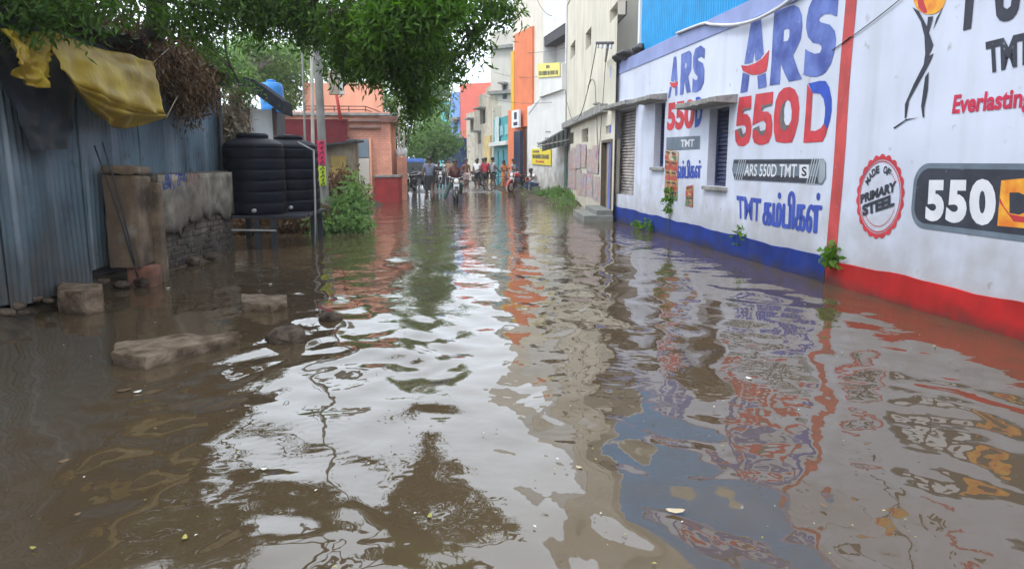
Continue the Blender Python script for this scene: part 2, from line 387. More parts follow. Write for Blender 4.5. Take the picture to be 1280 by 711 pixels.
# top, far end and back
mb.add([W.pt(S_NEAR, ZT), W.pt(S_FAR, ZT), W.pt(S_FAR, ZT, -.4), W.pt(S_NEAR, ZT, -.4)], [(0, 1, 2, 3)])
mb.add([W.pt(S_FAR, -.3), W.pt(S_FAR, ZT), W.pt(S_FAR, ZT, -3), W.pt(S_FAR, -.3, -3)], [(0, 1, 2, 3)])
mb.add([W.pt(S_NEAR, -.3), W.pt(S_NEAR, ZT), W.pt(S_NEAR, ZT, -3), W.pt(S_NEAR, -.3, -3)], [(0, 1, 2, 3)])
mb.add([W.pt(S_NEAR, -.3, -.4), W.pt(S_FAR, -.3, -.4), W.pt(S_FAR, ZT, -.4), W.pt(S_NEAR, ZT, -.4)], [(0, 1, 2, 3)])
for (s0, s1, z0, z1) in holes:
    for a, b in (((s0, z0), (s1, z0)), ((s1, z0), (s1, z1)), ((s1, z1), (s0, z1)), ((s0, z1), (s0, z0))):
        mb.add([W.pt(*a), W.pt(*b), W.pt(*b, -DP), W.pt(*a, -DP)], [(0, 1, 2, 3)], 1)
mb.build('wall_face', [m_wall, m_reveal], wall)
mb = MB(); mb.fbox(W, -.4, S_FAR - .003, ZT - .006, ZT + .30, -.02, .02); mb.build('parapet_band', m_band, wall, bevel=.008)
mb = MB(); mb.fbox(W, S_NEAR, -.4, ZT - .006, ZT + .6, -.3, -.003); mb.build('upper_wall', m_wall, wall)
def wobble_band(name, s0, s1, z0, z1, material, o, amp=.012):
    mb = MB(); n = max(2, int((s1 - s0) / .25)); top = []
    for i in range(n + 1):
        a = s0 + (s1 - s0) * i / n; top.append((a, z0 + (z1 - z0) * i / n + amp * math.sin(a * 3.1) + amp * .6 * math.sin(a * 7.7)))
    for i in range(n):
        (a, za), (b, zb) = top[i], top[i + 1]
        mb.add([W.pt(a, -.3, o), W.pt(b, -.3, o), W.pt(b, zb, o), W.pt(a, za, o), W.pt(a, za, 0), W.pt(b, zb, 0)], [(0, 1, 2, 3), (3, 2, 5, 4)])
    return mb.build(name, material, wall)
wobble_band('painted_base', -.02, S_FAR - .3, .335, .41, m_blue_base, .025)
wobble_band('painted_base', S_NEAR, -.03, .40, .32, m_red_base, .022)
mb = MB(); ribbon_on(mb, W, [(-.12 + .01 * math.sin(z * 3), z) for z in np.linspace(.3, ZT - .01, 24)], .235, .006); mb.build('painted_stripe', m_stripe, wall)
mb = MB(); ribbon_on(mb, W, [(-.12 + .01 * math.sin(z * 3), z) for z in np.linspace(ZT, ZT + .58, 5)], .235, .006)
mb.build('painted_stripe', m_stripe, wall)
# blue corner strip at the far end
mb = MB(); mb.fbox(W, S_FAR - .28, S_FAR + .004, .02, ZT - .01, -.02, .008); mb.build('corner_strip', mat('corner_blue_paint', (.1, .14, .46), .7, .2, 3), wall)

# windows with shutters and sunshades
for i, (s0, s1, z0, z1) in enumerate(holes):
    fr = MB(); t = .05
    for a, b, c, d in ((s0, s0 + t, z0, z1), (s1 - t, s1, z0, z1), (s0 + t, s1 - t, z0, z0 + t), (s0 + t, s1 - t, z1 - t, z1)):
        fr.fbox(W, a + .002, b - .002, c + .002, d - .002, -DP + .01, -DP + .07)
    win = fr.build('window', m_shut if i < 2 else m_shutb, wall, bevel=.006)
    n = int((z1 - z0 - .1) / .075)
    for k in range(n):
        z = z0 + t + .01 + (z1 - z0 - .12) * k / n
        sb = MB(); P = [W.pt(a, zz, o) for zz, o in ((z, -DP + .05), (z + .062, -DP + .02)) for a in (s0 + t, s1 - t)]
        sb.add(P + [p - W.n * .012 for p in P], [(0, 1, 3, 2), (4, 6, 7, 5), (0, 2, 6, 4), (1, 5, 7, 3), (0, 4, 5, 1), (2, 3, 7, 6)])
        sb.build('slat', m_shut if i < 2 else m_shutb, win)
    bk = MB(); bk.add([W.pt(s0, z0, -DP - .01), W.pt(s1, z0, -DP - .01), W.pt(s1, z1, -DP - .01), W.pt(s0, z1, -DP - .01)], [(0, 1, 2, 3)]); bk.build('window_backing', m_shut, win)
    if i < 2:
        sl_ = MB(); sl_.fbox(W, s0 - .08, s1 + .08, z0 - .07, z0 - .005, -.02, .07); sl_.build('window_sill', m_conc, wall, bevel=.01)
for si, ((s0, s1, z0, z1), (e0, e1)) in enumerate(zip(holes, ((-.3, .8), (-.1, .75), (-.2, .15)))):
    sh = MB(); zz = z1 + .02; P = []
    nseg = 14
    fr_ = [(s0 + e0 + (s1 - s0 + e1 - e0) * k / nseg, (.4 if si < 2 else .34) + random.uniform(-.035, .02)) for k in range(nseg + 1)]
    for a, o in fr_: P += [W.pt(a, zz, -.02), W.pt(a, zz + .15, -.02), W.pt(a, zz + .02 + random.uniform(-.01, .01), o), W.pt(a, zz + .11, o)]
    Fs = []
    for k in range(nseg):
        b = 4 * k; c = b + 4; Fs += [(b, c, c + 2, b + 2), (b + 1, b + 3, c + 3, c + 1), (b + 2, c + 2, c + 3, b + 3)]
    Fs += [(0, 2, 3, 1), (4 * nseg, 4 * nseg + 1, 4 * nseg + 3, 4 * nseg + 2)]
    sh.add(P, Fs); sh.build('sunshade', m_conc, wall, bevel=.012)

# --- lettering traced on the wall plane
def letters(name, material, polys, off=.006):
    mb = MB()
    for i, p in enumerate(polys):
        o, h = (p[0], p[1]) if isinstance(p[0], list) else (list(p), [])
        shape_on(mb, W, o, h, off + .0006 * i)
    return mb.build(name, material, wall)
A1 = [(939.2, 28), (951.6, 24.5), (955, 67.5), (950, 74), (944.8, 76.6), (943.2, 64.5), (941.3, 77.8), (935, 79.8), (930.7, 80.2)]
A2 = [(928.8, 91), (937.3, 94), (934.4, 114.7), (925.7, 116.3)]; A3 = [(947, 95.3), (957.6, 91.5), (958.8, 108.4), (948.2, 111.3)]
Rr = [(962.3, 107.2), (964.5, 80), (966.4, 44), (968.2, 15.7), (980, 10.6), (992.6, 6.5), (999.5, 10), (1002.7, 20), (1003.3, 33.8), (1001.4, 48.8), (995.8, 61.3), (991.6, 69.5), (998.3, 89), (1003, 98.8), (986.4, 102.5), (981.4, 92.8), (976.4, 80), (975, 105.3)]
Rh = [(980.1, 37.5), (985.1, 36), (987.3, 37.5), (987, 46.3), (985.1, 51.3), (979.5, 52.3)]
Ss = [(1046.5, 21.3), (1048.4, 0), (1047.5, -10), (1040, -17), (1028, -15), (1020, -7), (1014.5, 3), (1011.4, 10), (1008.7, 22.5), (1007.9, 35), (1010.2, 46.3), (1016.4, 53.8), (1024, 55), (1027, 57.6), (1027.5, 61.3), (1025.2, 66.4), (1019, 67.6), (1011.4, 64.5), (1007, 61.3), (1005.2, 89), (1004.6, 93.4), (1012.7, 96), (1020.2, 96.3), (1027.7, 94), (1032.7, 90.3), (1039, 80), (1043.4, 65), (1045.6, 50), (1044, 38.8), (1037.7, 31.3), (1026.5, 28.2), (1024, 25.7), (1025.2, 22), (1031.5, 17.9), (1039, 17.5)]
letters('lettering', m_blue, [A1, A2, A3]); letters('lettering', m_blue, [[Rr, [Rh]]]); letters('lettering', m_blue, [Ss])
letters('swoosh', m_red, [[(926.5, 82), (935, 82.5), (944, 79.5), (953, 73.5), (962, 62.5), (960.5, 76), (958.5, 89), (950, 93), (941, 94), (936, 92.5), (929, 89)]], .007)
f1 = [(924.4, 121.8), (939.8, 119.7), (939.4, 134.7), (929.4, 136), (929, 142.2), (934.4, 142.8), (938.2, 147.8), (939.8, 157.9), (938.8, 169), (936.3, 178), (930, 183), (923, 182.3), (919.5, 176.5), (918.8, 163), (926.9, 159.7), (927.5, 166.6), (929.4, 168), (932, 165.4), (932.8, 160.3), (931.3, 157.2), (928.8, 156.6), (920.5, 157.8), (922, 140)]
f2 = [(945, 118), (967, 114.7), (966.3, 129), (952.6, 132.2), (952.6, 139.7), (960, 139.7), (964.5, 144), (966, 155.3), (965, 169), (961.3, 178), (955, 181), (949, 181.3), (943, 178.5), (940.8, 172), (941, 162.8), (949.4, 157.8), (950, 164), (953.2, 164.7), (957, 162.2), (957.8, 155.3), (955, 151), (951.3, 151.6), (940.7, 157.2), (943, 134)]
z0_ = [(970, 126.5), (973.8, 116.5), (980, 110.3), (987.6, 108.8), (993.9, 112), (998.3, 121.5), (999.5, 135.3), (998.3, 151.6), (993.9, 169), (990.5, 178), (980.5, 179), (970.5, 177.3), (969.5, 175.3), (967.6, 164), (967.6, 145.3)]
z0h = [(985, 124.7), (988.3, 127.8), (990, 139), (989.5, 150.3), (986.4, 156.6), (982.6, 156.6), (980, 150.3), (980, 136.6), (982, 127.8)]
Dr = [(1009.5, 105), (1016.2, 116.5), (1013.3, 163.5), (1020, 163.8), (1026.4, 160.3), (1030.2, 154.7), (1034.6, 161.6), (1032.7, 169), (1029, 176.6), (1028, 177.3), (1005, 178.6), (1004.5, 178), (1007.6, 139)]
Db = [(1010.8, 104.7), (1025.2, 101.3), (1032.7, 101.5), (1037, 109), (1040, 124), (1040, 137.8), (1037.7, 151.6), (1034.6, 161.3), (1030.2, 154.5), (1031.5, 145.3), (1032, 135.3), (1030.2, 124), (1025.8, 117.2), (1016.4, 116.3)]
letters('lettering', m_red, [f1]); letters('lettering', m_red, [f2]); letters('lettering', m_red, [[z0_, [z0h]]]); letters('lettering', m_red, [Dr]); letters('lettering', m_blue2, [Db], .0072)
letters('lettering_shade', m_shade, [[(920, 162.9), (926.9, 159.7), (929.4, 168), (932.6, 166), (931, 171), (927, 172.5), (922.5, 164)], [(941, 161.5), (949.4, 157.2), (950.7, 164.3), (957, 162.6), (956.5, 166), (952.6, 171), (947, 163)],
    [(982, 126), (977, 133), (975.5, 148), (976.5, 160), (981, 164.5), (987, 158), (986.4, 156.6), (982.6, 156.6), (980, 150.3), (980, 136.6), (982, 127.8)],
    [(929.2, 136), (939.4, 134.7), (938.5, 137), (931, 138.5), (929, 142)], [(952.6, 132.2), (966.3, 129), (965, 132), (955, 134.8), (952.6, 139.5)]], .008)
# rebar sign
def px_quad(mb, pts, off, m=0): return shape_on(mb, W, pts, (), off, m)
mb = MB(); px_quad(mb, [(917.4, 199.3), (1030, 198.6), (1033, 204), (1033, 223), (1028, 231), (1008, 229.4), (918.3, 224.9), (915.5, 212)], .006); bar = mb.build('painted_bar', m_slate, wall)
mb = MB(); px_quad(mb, [(918, 200.5), (1024, 199.5), (1022, 205), (917, 204.5)], .0068); px_quad(mb, [(917, 217.5), (1022, 221), (1024, 229.5), (918.6, 224)], .0068); mb.build('bar_shade', m_navy, bar)
mb = MB(); px_quad(mb, [(1025.5, 200), (1031, 199.5), (1032.4, 206), (1032, 222), (1027.5, 229), (1023.5, 228)], .0074); mb.build('bar_end', mat('bar_grey_paint', (.3, .34, .38), .7, .1, 5), bar)
mb = MB()
for k in range(4):
    x = 922.5 + k * 2.6; ribbon_on(mb, W, [W.sz(x + 2.5, 199.5), W.sz(x - 3, 225.2)], .022, .0078)
    x = 1013 + k * 3.1; ribbon_on(mb, W, [W.sz(x + 3.5, 198), W.sz(x - 4.5, 231)], .022, .0078)
mb.build('bar_ribs', mat('bar_light_grey_paint', (.42, .46, .5), .7, .1, 5), bar)
mb = MB(); text_on(mb, W, [(930.7, 220), (996, 222.3), (997, 205), (932, 205.4)], "ARS 550D TMT", .012, .0082); mb.build('lettering', m_white, bar)
mb = MB(); px_quad(mb, [(999.6, 222.3), (1011.5, 223), (1011.8, 206), (1000, 206)], .0082); ic = mb.build('bar_icon', m_white, bar)
mb = MB(); text_on(mb, W, [(1002.5, 220.3), (1009, 220.8), (1009.3, 208.3), (1003, 208.3)], "S", .03, .009); mb.build('bar_icon_letter', m_navy, bar)
def script_on(mb, q, d):   # heavy brush: the same word laid down a few times, a little apart
    for i, (dx, dy) in enumerate(((0, 0), (-d, 0), (d, 0), (0, -d * .7), (0, d * .7))):
        text_on(mb, W, [(x + dx, y + dy) for x, y in q], "கம்பிகள்", 0, .0064 + .0005 * i)
m_tb = mat('blue_script_paint', (.035, .075, .40), .7, .2, 5, .1, 50)
mb = MB(); text_on(mb, W, [(921.8, 272.5), (950.5, 277), (952, 248.5), (921, 244.5)], "TMT", .03, .006); script_on(mb, [(954, 280.5), (1025.5, 292.5), (1028.5, 239.5), (955.5, 239.5)], 1.1); mb.build('lettering', m_tb, wall)
# small advertisement between the windows
a = [[(842.5, 71.4), (845.7, 71), (847, 100.5), (844.5, 103), (843.5, 98), (842.5, 103), (838.8, 101.5)], [(837.4, 108.5), (840, 109), (838, 121.4), (835.2, 123)], [(844.2, 109.6), (847, 108), (847, 118.6), (844.2, 120.3)],
     [[(852, 68), (862.2, 63.5), (864.8, 66.9), (864.4, 87), (860.5, 95.6), (863.9, 115.3), (858.8, 116.4), (855.8, 101.8), (854.3, 118), (850.2, 118.9)], [[(856.6, 78.7), (858.8, 79.3), (858.3, 84.9), (856.2, 85.4)]]],
     [(880.8, 73.6), (881.7, 61.3), (876.3, 57), (869.5, 61.3), (866.7, 72.5), (866.7, 84.9), (869.5, 92.8), (872.3, 95.6), (872.3, 99.5), (869.5, 100.6), (866.4, 97.8), (865.6, 114.7), (870.6, 115.5), (876.3, 111.9), (880.2, 102.9), (880.8, 87), (879, 79.3), (872.9, 75.9), (872.3, 73), (876.3, 70.8)]]
letters('lettering', m_blue, a)
letters('swoosh', m_red, [[(837.4, 102.9), (842.5, 104), (847.6, 101.8), (847, 107.4), (843, 110.2), (839, 108)]], .0075)
mb = MB(); text_on(mb, W, [(833.8, 163.6), (867.5, 160.6), (869.3, 123), (835, 129)], "550", .05, .006); mb.build('lettering', m_red, wall)
mb = MB(); text_on(mb, W, [(868.6, 160), (877.6, 157), (879, 120), (870, 122)], "D", .06, .006); mb.build('lettering', m_blue2, wall)
mb = MB(); px_quad(mb, [(833, 188.5), (875, 186.5), (875.6, 170), (833.3, 172)], .006); b2 = mb.build('painted_bar', m_slate, wall)
mb = MB(); text_on(mb, W, [(851, 184), (868, 183.5), (868.3, 174), (851.5, 175)], "TMT", .03, .0068); mb.build('lettering', m_white, b2)
mb = MB(); script_on(mb, [(845, 223), (876.5, 222.5), (877, 199.5), (845.5, 200.5)], .5); mb.build('lettering', m_tb, wall)
# sports-drink style figure, drawn as a plain holding figure
fig = [(1141, 9), (1149.3, 14.6), (1155, 25), (1158.3, 31.5), (1159.4, 33), (1160.5, 21.4), (1166.8, 20.7), (1166, 27), (1161.6, 40.5), (1167.3, 56.3), (1165, 63), (1161, 70.5), (1167.7, 67), (1162.8, 78.8), (1149.3, 103.5), (1136.9, 126), (1133.5, 147.4), (1131.3, 148.5), (1131.7, 130.5), (1142.5, 105.8), (1155.2, 81), (1157.1, 67.5), (1156, 45), (1151.5, 27)]
letters('emblem_figure', m_navy, [fig, [(1179.6, 9.5), (1175, 20), (1166.8, 38.3), (1171.3, 22.5)], [(1161.6, 90), (1160.5, 112.5), (1156, 135), (1156, 147.4), (1153.8, 146.3), (1152, 132.8), (1157, 96.8)], [(1117, 160), (1133.5, 149), (1149, 147), (1133.5, 151), (1119, 161)]])
gx = [(1162.5 + 20 * math.cos(t), -2 + 20.5 * math.sin(t)) for t in np.linspace(0, 2 * math.pi, 29)[:-1]]
letters('emblem_globe', m_orange, [gx], .0065)
letters('emblem_flame', m_red, [[(1146, -8), (1152, -12), (1156, 4), (1160, 16), (1156, 17), (1149, 10)]], .0072)
letters('lettering', m_navy, [[(1204.4, 38.7), (1207.3, 0), (1209.5, -34), (1196, -31), (1197, -46), (1233, -56), (1232, -41), (1220, -37), (1218, 0), (1214.5, 36)]])
letters('lettering', m_navy, [[(1245, -45), (1244.2, 0), (1246, 20), (1250, 25.5), (1255, 27.5), (1261, 26.5), (1266.3, 23.6), (1271, 18), (1274, 11), (1275.7, 0), (1279, -52), (1268.5, -50), (1265, 0), (1264, 8), (1259.5, 11.7), (1255, 9), (1255, 0), (1256.5, -47)]])
mb = MB(); text_on(mb, W, [(1235, 92.5), (1291, 79), (1292, 38.5), (1232.5, 53)], "TMT", .045, .006); mb.build('lettering', m_navy, wall)
mb = MB(); text_on(mb, W, [(1189.3, 149.5), (1290, 141), (1293, 108), (1193.5, 119)], "Everlasting", .035, .006); mb.build('lettering', mat('crimson_lettering_paint', (.52, .02, .07), .7, .15, 6), wall)
# round seal
c_s, c_z = W.sz(1099.5, 246); rs_, rz_ = (W.sz(1069.4, 246)[0] - W.sz(1129.6, 246)[0]) / 2, (W.sz(1099.5, 194)[1] - W.sz(1099.5, 301)[1]) / 2
def ring(mb, ro, ri, off, m=0, scallop=0, n=144, a0=0, a1=2 * math.pi):
    V = []
    for i in range(n + 1):
        t = a0 + (a1 - a0) * i / n; q = ro + (scallop * abs(math.sin(t * 11)) if scallop else 0)
        for r in (q, ri): V.append(W.pt(c_s - rs_ * r * math.cos(t), c_z + rz_ * r * math.sin(t), off))
    return mb.add(V, [(2 * i, 2 * i + 2, 2 * i + 3, 2 * i + 1) for i in range(n)], m)
mb = MB(); ring(mb, .93, .87, .006, 0, .07); mb2 = MB()
ring(mb, .84, .815, .0066); ring(mb, .70, .685, .0066, a0=3.5, a1=5.95); ring(mb, .70, .685, .0072, a0=.55, a1=.95)
mb.build('seal_ring', m_red, wall)
mb = MB()
for ch, t in zip("MADE OF", np.linspace(R(147), R(62), 7)):
    if ch == ' ': continue
    V, Fc = fit_text(ch, .045); hw, h0, h1 = .075, .56, .74
    mb.add([W.pt(c_s - rs_ * ((h0 + (h1 - h0) * v) * math.cos(t) + (u - .5) * 2 * hw * math.sin(t)), c_z + rz_ * ((h0 + (h1 - h0) * v) * math.sin(t) - (u - .5) * 2 * hw * math.cos(t)), .006) for u, v in V], Fc)
text_on(mb, W, [(1076.3, 254.5), (1120.5, 239), (1121.5, 225.5), (1076.3, 243.5)], "PRIMARY", .06, .0066)
text_on(mb, W, [(1078.9, 270.5), (1118.6, 257.5), (1119, 241.5), (1078, 256.5)], "STEEL", .06, .0072); mb.build('lettering', m_navy, wall)
# dark 550D plate
def rrect(F, s0, s1, z0, z1, r, off, mb, m=0):
    P = []
    for cx, cz, a in ((s1 - r, z1 - r, 0), (s0 + r, z1 - r, 90), (s0 + r, z0 + r, 180), (s1 - r, z0 + r, 270)):
        for k in range(9): t = R(a + k * 11.25); P.append(F.pt(cx + r * math.cos(t), cz + r * math.sin(t), off))
    mb.add(P, [tuple(range(len(P)))], m); return mb
s1 = W.sz(1140.5, 250)[0]; zt, zb = 1.575, .895
mb = MB(); rrect(W, s1 - 2.35, s1, zb - .01, zt, .22, .006, mb); pl_ = mb.build('number_plate_panel', m_slate, wall)
mb = MB(); rrect(W, s1 - 2.31, s1 - .05, zb + .045, zt - .055, .18, .0068, mb); mb.build('plate_centre', m_navy, pl_)
mb = MB()
for ch, q in (("5", [(1157, 276.5), (1180, 277), (1182, 225), (1160, 225.2)]), ("5", [(1182, 278), (1208.5, 279.5), (1210.4, 225), (1186.8, 225)]), ("0", [(1212, 281), (1245.6, 282.5), (1245.6, 223.5), (1213, 223.8)])):
    text_on(mb, W, q, ch, .055, .0076)
mb.build('lettering', m_white, pl_)
mb = MB(); shape_on(mb, W, [(1252.5, 225.7), (1280, 223), (1297, 226), (1306, 240), (1307, 262), (1302, 278), (1290, 286), (1247.4, 282.3)], [[(1262.8, 240.7), (1274.9, 240.7), (1284, 245), (1286, 256), (1283, 265), (1275, 268.5), (1262.8, 266.5)]], .0076); mb.build('lettering', m_orange, pl_)
mb = MB(); shape_on(mb, W, [(1250.8, 246.7), (1256, 258), (1263, 267.5), (1280, 270.8), (1293, 268), (1288, 279), (1268, 277), (1250.3, 253)], (), .0084); mb.build('swoosh', m_red, pl_)

# posters pasted on the wall
def poster(name, px4, label, seed):
    q = [W.sz(*p) for p in px4]; rp_ = random.Random(seed + 5); t = thing(name, label, 'poster', W.pt(*q[0], .008), 'paper posters on the white wall')
    def at(u, v, o=0.): a = [(1 - u) * (1 - v), u * (1 - v), u * v, (1 - u) * v]; return W.pt(sum(a[i] * q[i][0] for i in range(4)), sum(a[i] * q[i][1] for i in range(4)), .009 + .004 * math.sin(u * 7 + v * 9 + seed) + o)
    cols = [mat('poster_' + n_, c_, .7, .35, 14, .1, 50) for n_, c_ in (('ochre', (.42, .25, .1)), ('red', (.42, .07, .05)), ('green', (.1, .2, .1)), ('skin', (.38, .17, .09)), ('dark', (.05, .04, .045)), ('cream', (.5, .42, .3)))]
    mb = MB(); mb.grid(at, 6, 10); mb.build('paper', cols[0] if seed == 0 else cols[1], t); mb = MB(); nv = 5 if seed == 0 else 2; k = 0
    for j in range(nv):
        mb.add([at(.04, (j + .05) / nv, .002), at(.96, (j + .05) / nv, .002), at(.96, (j + .93) / nv, .002), at(.04, (j + .93) / nv, .002)], [(0, 1, 2, 3)], rp_.choice([0, 1, 2, 5]))
        for i in range(2):
            cu, cv = .28 + .44 * i + rp_.uniform(-.06, .06), (j + .55) / nv; k += 1
            for (ru, rv, dv, mi, o) in ((.24, .17 / nv * 1.6, -.28 / nv, rp_.choice([1, 4, 2]), .003 + .0003 * k), (.15, .2 / nv, .1 / nv, 3, .0065 + .0003 * k), (.16, .1 / nv, .24 / nv, 4, .01 + .0003 * k)):
                mb.add([at(cu + ru * math.cos(a), cv + dv + rv * math.sin(a), o) for a in np.linspace(0, 2 * math.pi, 13)[:-1]], [tuple(range(12))], mi)
    o = mb.build('print', cols, t); o['kind'] = 'stuff'; return t
poster('poster', [(831, 250), (847, 251), (848.5, 190), (832, 187)], 'tall colourful collage poster pasted between the two small shuttered windows', 0)
poster('poster', [(857, 257), (866.5, 259), (867, 231), (858, 233)], 'small red torn poster scrap pasted low beside the tall collage poster', 2)

# blue corrugated cladding standing on the wall
shed = thing('blue_clad_building', 'bright blue corrugated metal upper storey rising above the white wall', 'building', W.pt(8.1, 4.1, -.1))
m_bsheet = mat('blue_sheet_metal', (.0, .29, .62), .4, .1, 3, .05, 20, spec=.5, streak=.15, streak_c=(.0, .1, .3))
S0, S1 = -1.0, W.sz(801, 75, -.12)[0]; nsh = 11; wd = (S1 - S0) / nsh
for k in range(nsh):
    mb = MB(); a0 = S0 + wd * k; zb = 4.135 + random.uniform(-.012, .012); nn = 48
    prof = [(a0 + (wd + .03) * i / nn, -.12 + .02 * max(-1, min(1, 1.8 * math.sin(2 * math.pi * i / nn * 8))) + .003 * (k % 2)) for i in range(nn + 1)]
    V = [W.pt(a, z, o) for z in (zb, 7.6) for a, o in prof]
    mb.add(V, [(i, i + 1, nn + 2 + i, nn + 1 + i) for i in range(nn)]); mb.build('cladding_sheet', m_bsheet, shed)
mb = MB(); mb.fbox(W, S1 + .005, S1 + .12, 4.125, 7.62, -.2, -.06); mb.build('corner_trim', mat('white_trim', (.7, .72, .75), .5, .05), shed, bevel=.01)
mb = MB(); mb.fbox(W, S0, S1, 4.125, 7.5, -6, -.16); mb.build('wall', m_band, shed)
# dark tarpaulin bundle on the wall top at the far end
mb = MB()
for k in range(9):
    a, z = W.sz(770 + k * 3.2, 84 - k * 2.6); mb.ball(W.pt(a, max(z, ZT + .30 + .1), -.05 + random.uniform(-.1, .1)), (random.uniform(.14, .26), random.uniform(.2, .34), random.uniform(.1, .16)), n=12, k=7)
o = mb.build('folded_tarpaulin', mat('black_plastic', (.02, .02, .024), .4, .3, 6, .2, 25), None, smooth=True); rough_up(o, .09, 4.5)
tag(o, 'crumpled black plastic sheet bundled on the far end of the white wall top', 'tarpaulin')
# cable drooping along the wall top
pts = smooth_line([W.px(846, 42, .05), W.px(878, 30, .05), W.px(890, 31, .06), W.px(915, 31.5, .07), W.px(940, 26.5, .07), W.px(965, 15, .07), W.px(990, -2, .07), W.px(1030, -40, .06)], 6)
mb = MB(); mb.tube(pts, .028, 8); tag(mb.build('white_cable', mat('grey_cable', (.55, .55, .56), .5, .1), None, smooth=True), 'thick pale cable looping across the top of the white wall', 'cable')

# ------------------------------------------------------------------ RIGHT: buildings farther along the street
def ipol(F, mb, q, off, m=0): return shape_on(mb, F, q, (), off, m)
def front_with_holes(F, mb, s0, s1, z0, z1, hs, depth, m=0, mr=1):
    sv = sorted({s0, s1, *[h[0] for h in hs], *[h[1] for h in hs]}); zv = sorted({z0, z1, *[h[2] for h in hs], *[h[3] for h in hs]})
    for i in range(len(sv) - 1):
        for j in range(len(zv) - 1):
            cs, cz = (sv[i] + sv[i + 1]) / 2, (zv[j] + zv[j + 1]) / 2
            if any(h[0] < cs < h[1] and h[2] < cz < h[3] for h in hs): continue
            mb.add([F.pt(sv[i], zv[j]), F.pt(sv[i + 1], zv[j]), F.pt(sv[i + 1], zv[j + 1]), F.pt(sv[i], zv[j + 1])], [(0, 1, 2, 3)], m)
    for h in hs:
        for a, b in (((h[0], h[2]), (h[1], h[2])), ((h[1], h[2]), (h[1], h[3])), ((h[1], h[3]), (h[0], h[3])), ((h[0], h[3]), (h[0], h[2]))):
            mb.add([F.pt(*a), F.pt(*b), F.pt(*b, -depth), F.pt(*a, -depth)], [(0, 1, 2, 3)], mr)
def body(F, mb, s0, s1, z0, z1, deep, m=0):   # ends, back and top behind a front
    for a in (s0, s1): mb.add([F.pt(a, z0), F.pt(a, z1), F.pt(a, z1, -deep), F.pt(a, z0, -deep)], [(0, 1, 2, 3)], m)
    mb.add([F.pt(s0, z1), F.pt(s1, z1), F.pt(s1, z1, -deep), F.pt(s0, z1, -deep)], [(0, 1, 2, 3)], m)
    mb.add([F.pt(s0, z0, -deep), F.pt(s1, z0, -deep), F.pt(s1, z1, -deep), F.pt(s0, z1, -deep)], [(0, 1, 2, 3)], m)
def hole_px(F, x0, x1, y0, y1):   # left px (far), right px (near), top, bottom
    xm = (x0 + x1) / 2; return (F.sz(x1, (y0 + y1) / 2)[0], F.sz(x0, (y0 + y1) / 2)[0], F.sz(xm, y1)[1], F.sz(xm, y0)[1])
m_cream = mat('cream_wall', (.60, .56, .46), .85, .1, .8, .2, 40, streak=.4, streak_c=(.33, .29, .22), fine=(5, .68, (.38, .34, .27)), grime=(.1, 2.0, .5), grime_c=(.3, .27, .22))
m_dim = mat('dark_interior', (.05, .05, .055), .8, .2, 3)
m_frame = mat('grey_frame', (.28, .27, .25), .6, .1, 4)
H1 = Facade((4.66, 20.1), (5.42, 31.2), 'right')
cb = thing('cream_building', 'tall cream plastered building with small high windows beside the white painted wall', 'building', (4.66, 20.1, 0))
wins = [hole_px(H1, 762, 772, 8, 24), hole_px(H1, 732, 739, 38, 60), hole_px(H1, 713, 719, 54, 72), hole_px(H1, 727, 735, 161, 178), hole_px(H1, 712, 717, 166, 180), hole_px(H1, 757, 764, 157, 167)]
door = hole_px(H1, 752.5, 765, 175, 263)
mb = MB(); front_with_holes(H1, mb, 0, H1.L, -.3, 15.5, wins + [(door[0], door[1], .05, door[3])], .2); body(H1, mb, 0, H1.L, -.3, 15.5, 8)
mb.build('wall', [m_cream, m_cream], cb)
for h in wins:
    mb = MB(); mb.fbox(H1, h[0], h[1], h[2], h[3], -.24, -.205); wn = mb.build('window', m_dim, cb)
    mb = MB(); sm = (h[0] + h[1]) / 2; mb.fbox(H1, sm - .03, sm + .03, h[2] + .01, h[3] - .01, -.2, -.15); mb.fbox(H1, h[0] + .01, h[1] - .01, (h[2] + h[3]) / 2 - .03, (h[2] + h[3]) / 2 + .03, -.198, -.152); mb.build('frame', m_frame, wn)
mb = MB(); mb.fbox(H1, door[0] + .08, door[1] - .08, .05, door[3] - .08, -.15, -.1); d_ = mb.build('door', mat('brown_door', (.2, .15, .11), .6, .3, 4, .2, 30, streak=.4), cb)
mb = MB(); mb.fbox(H1, door[0], door[0] + .08, .05, door[3], -.12, .04); mb.fbox(H1, door[1] - .08, door[1], .05, door[3], -.12, .04); mb.fbox(H1, door[0] + .08, door[1] - .08, door[3] - .08, door[3], -.12, .04); mb.build('frame', mat('dark_wood', (.1, .07, .05), .6, .2, 4), d_, bevel=.01)
mb = MB(); za = H1.sz(707, 158)[1]; zb_ = H1.sz(768, 135)[1]
zl = 3.05; mb.fbox(H1, .1, H1.L - .1, zl - .12, zl + .12, -.01, .22); mb.build('ledge', m_conc, cb, bevel=.02)
mb = MB(); mb.fbox(H1, -.012, H1.L, 8.0, 8.12, -.01, .04); mb.build('string_course', m_cream, cb, bevel=.01)
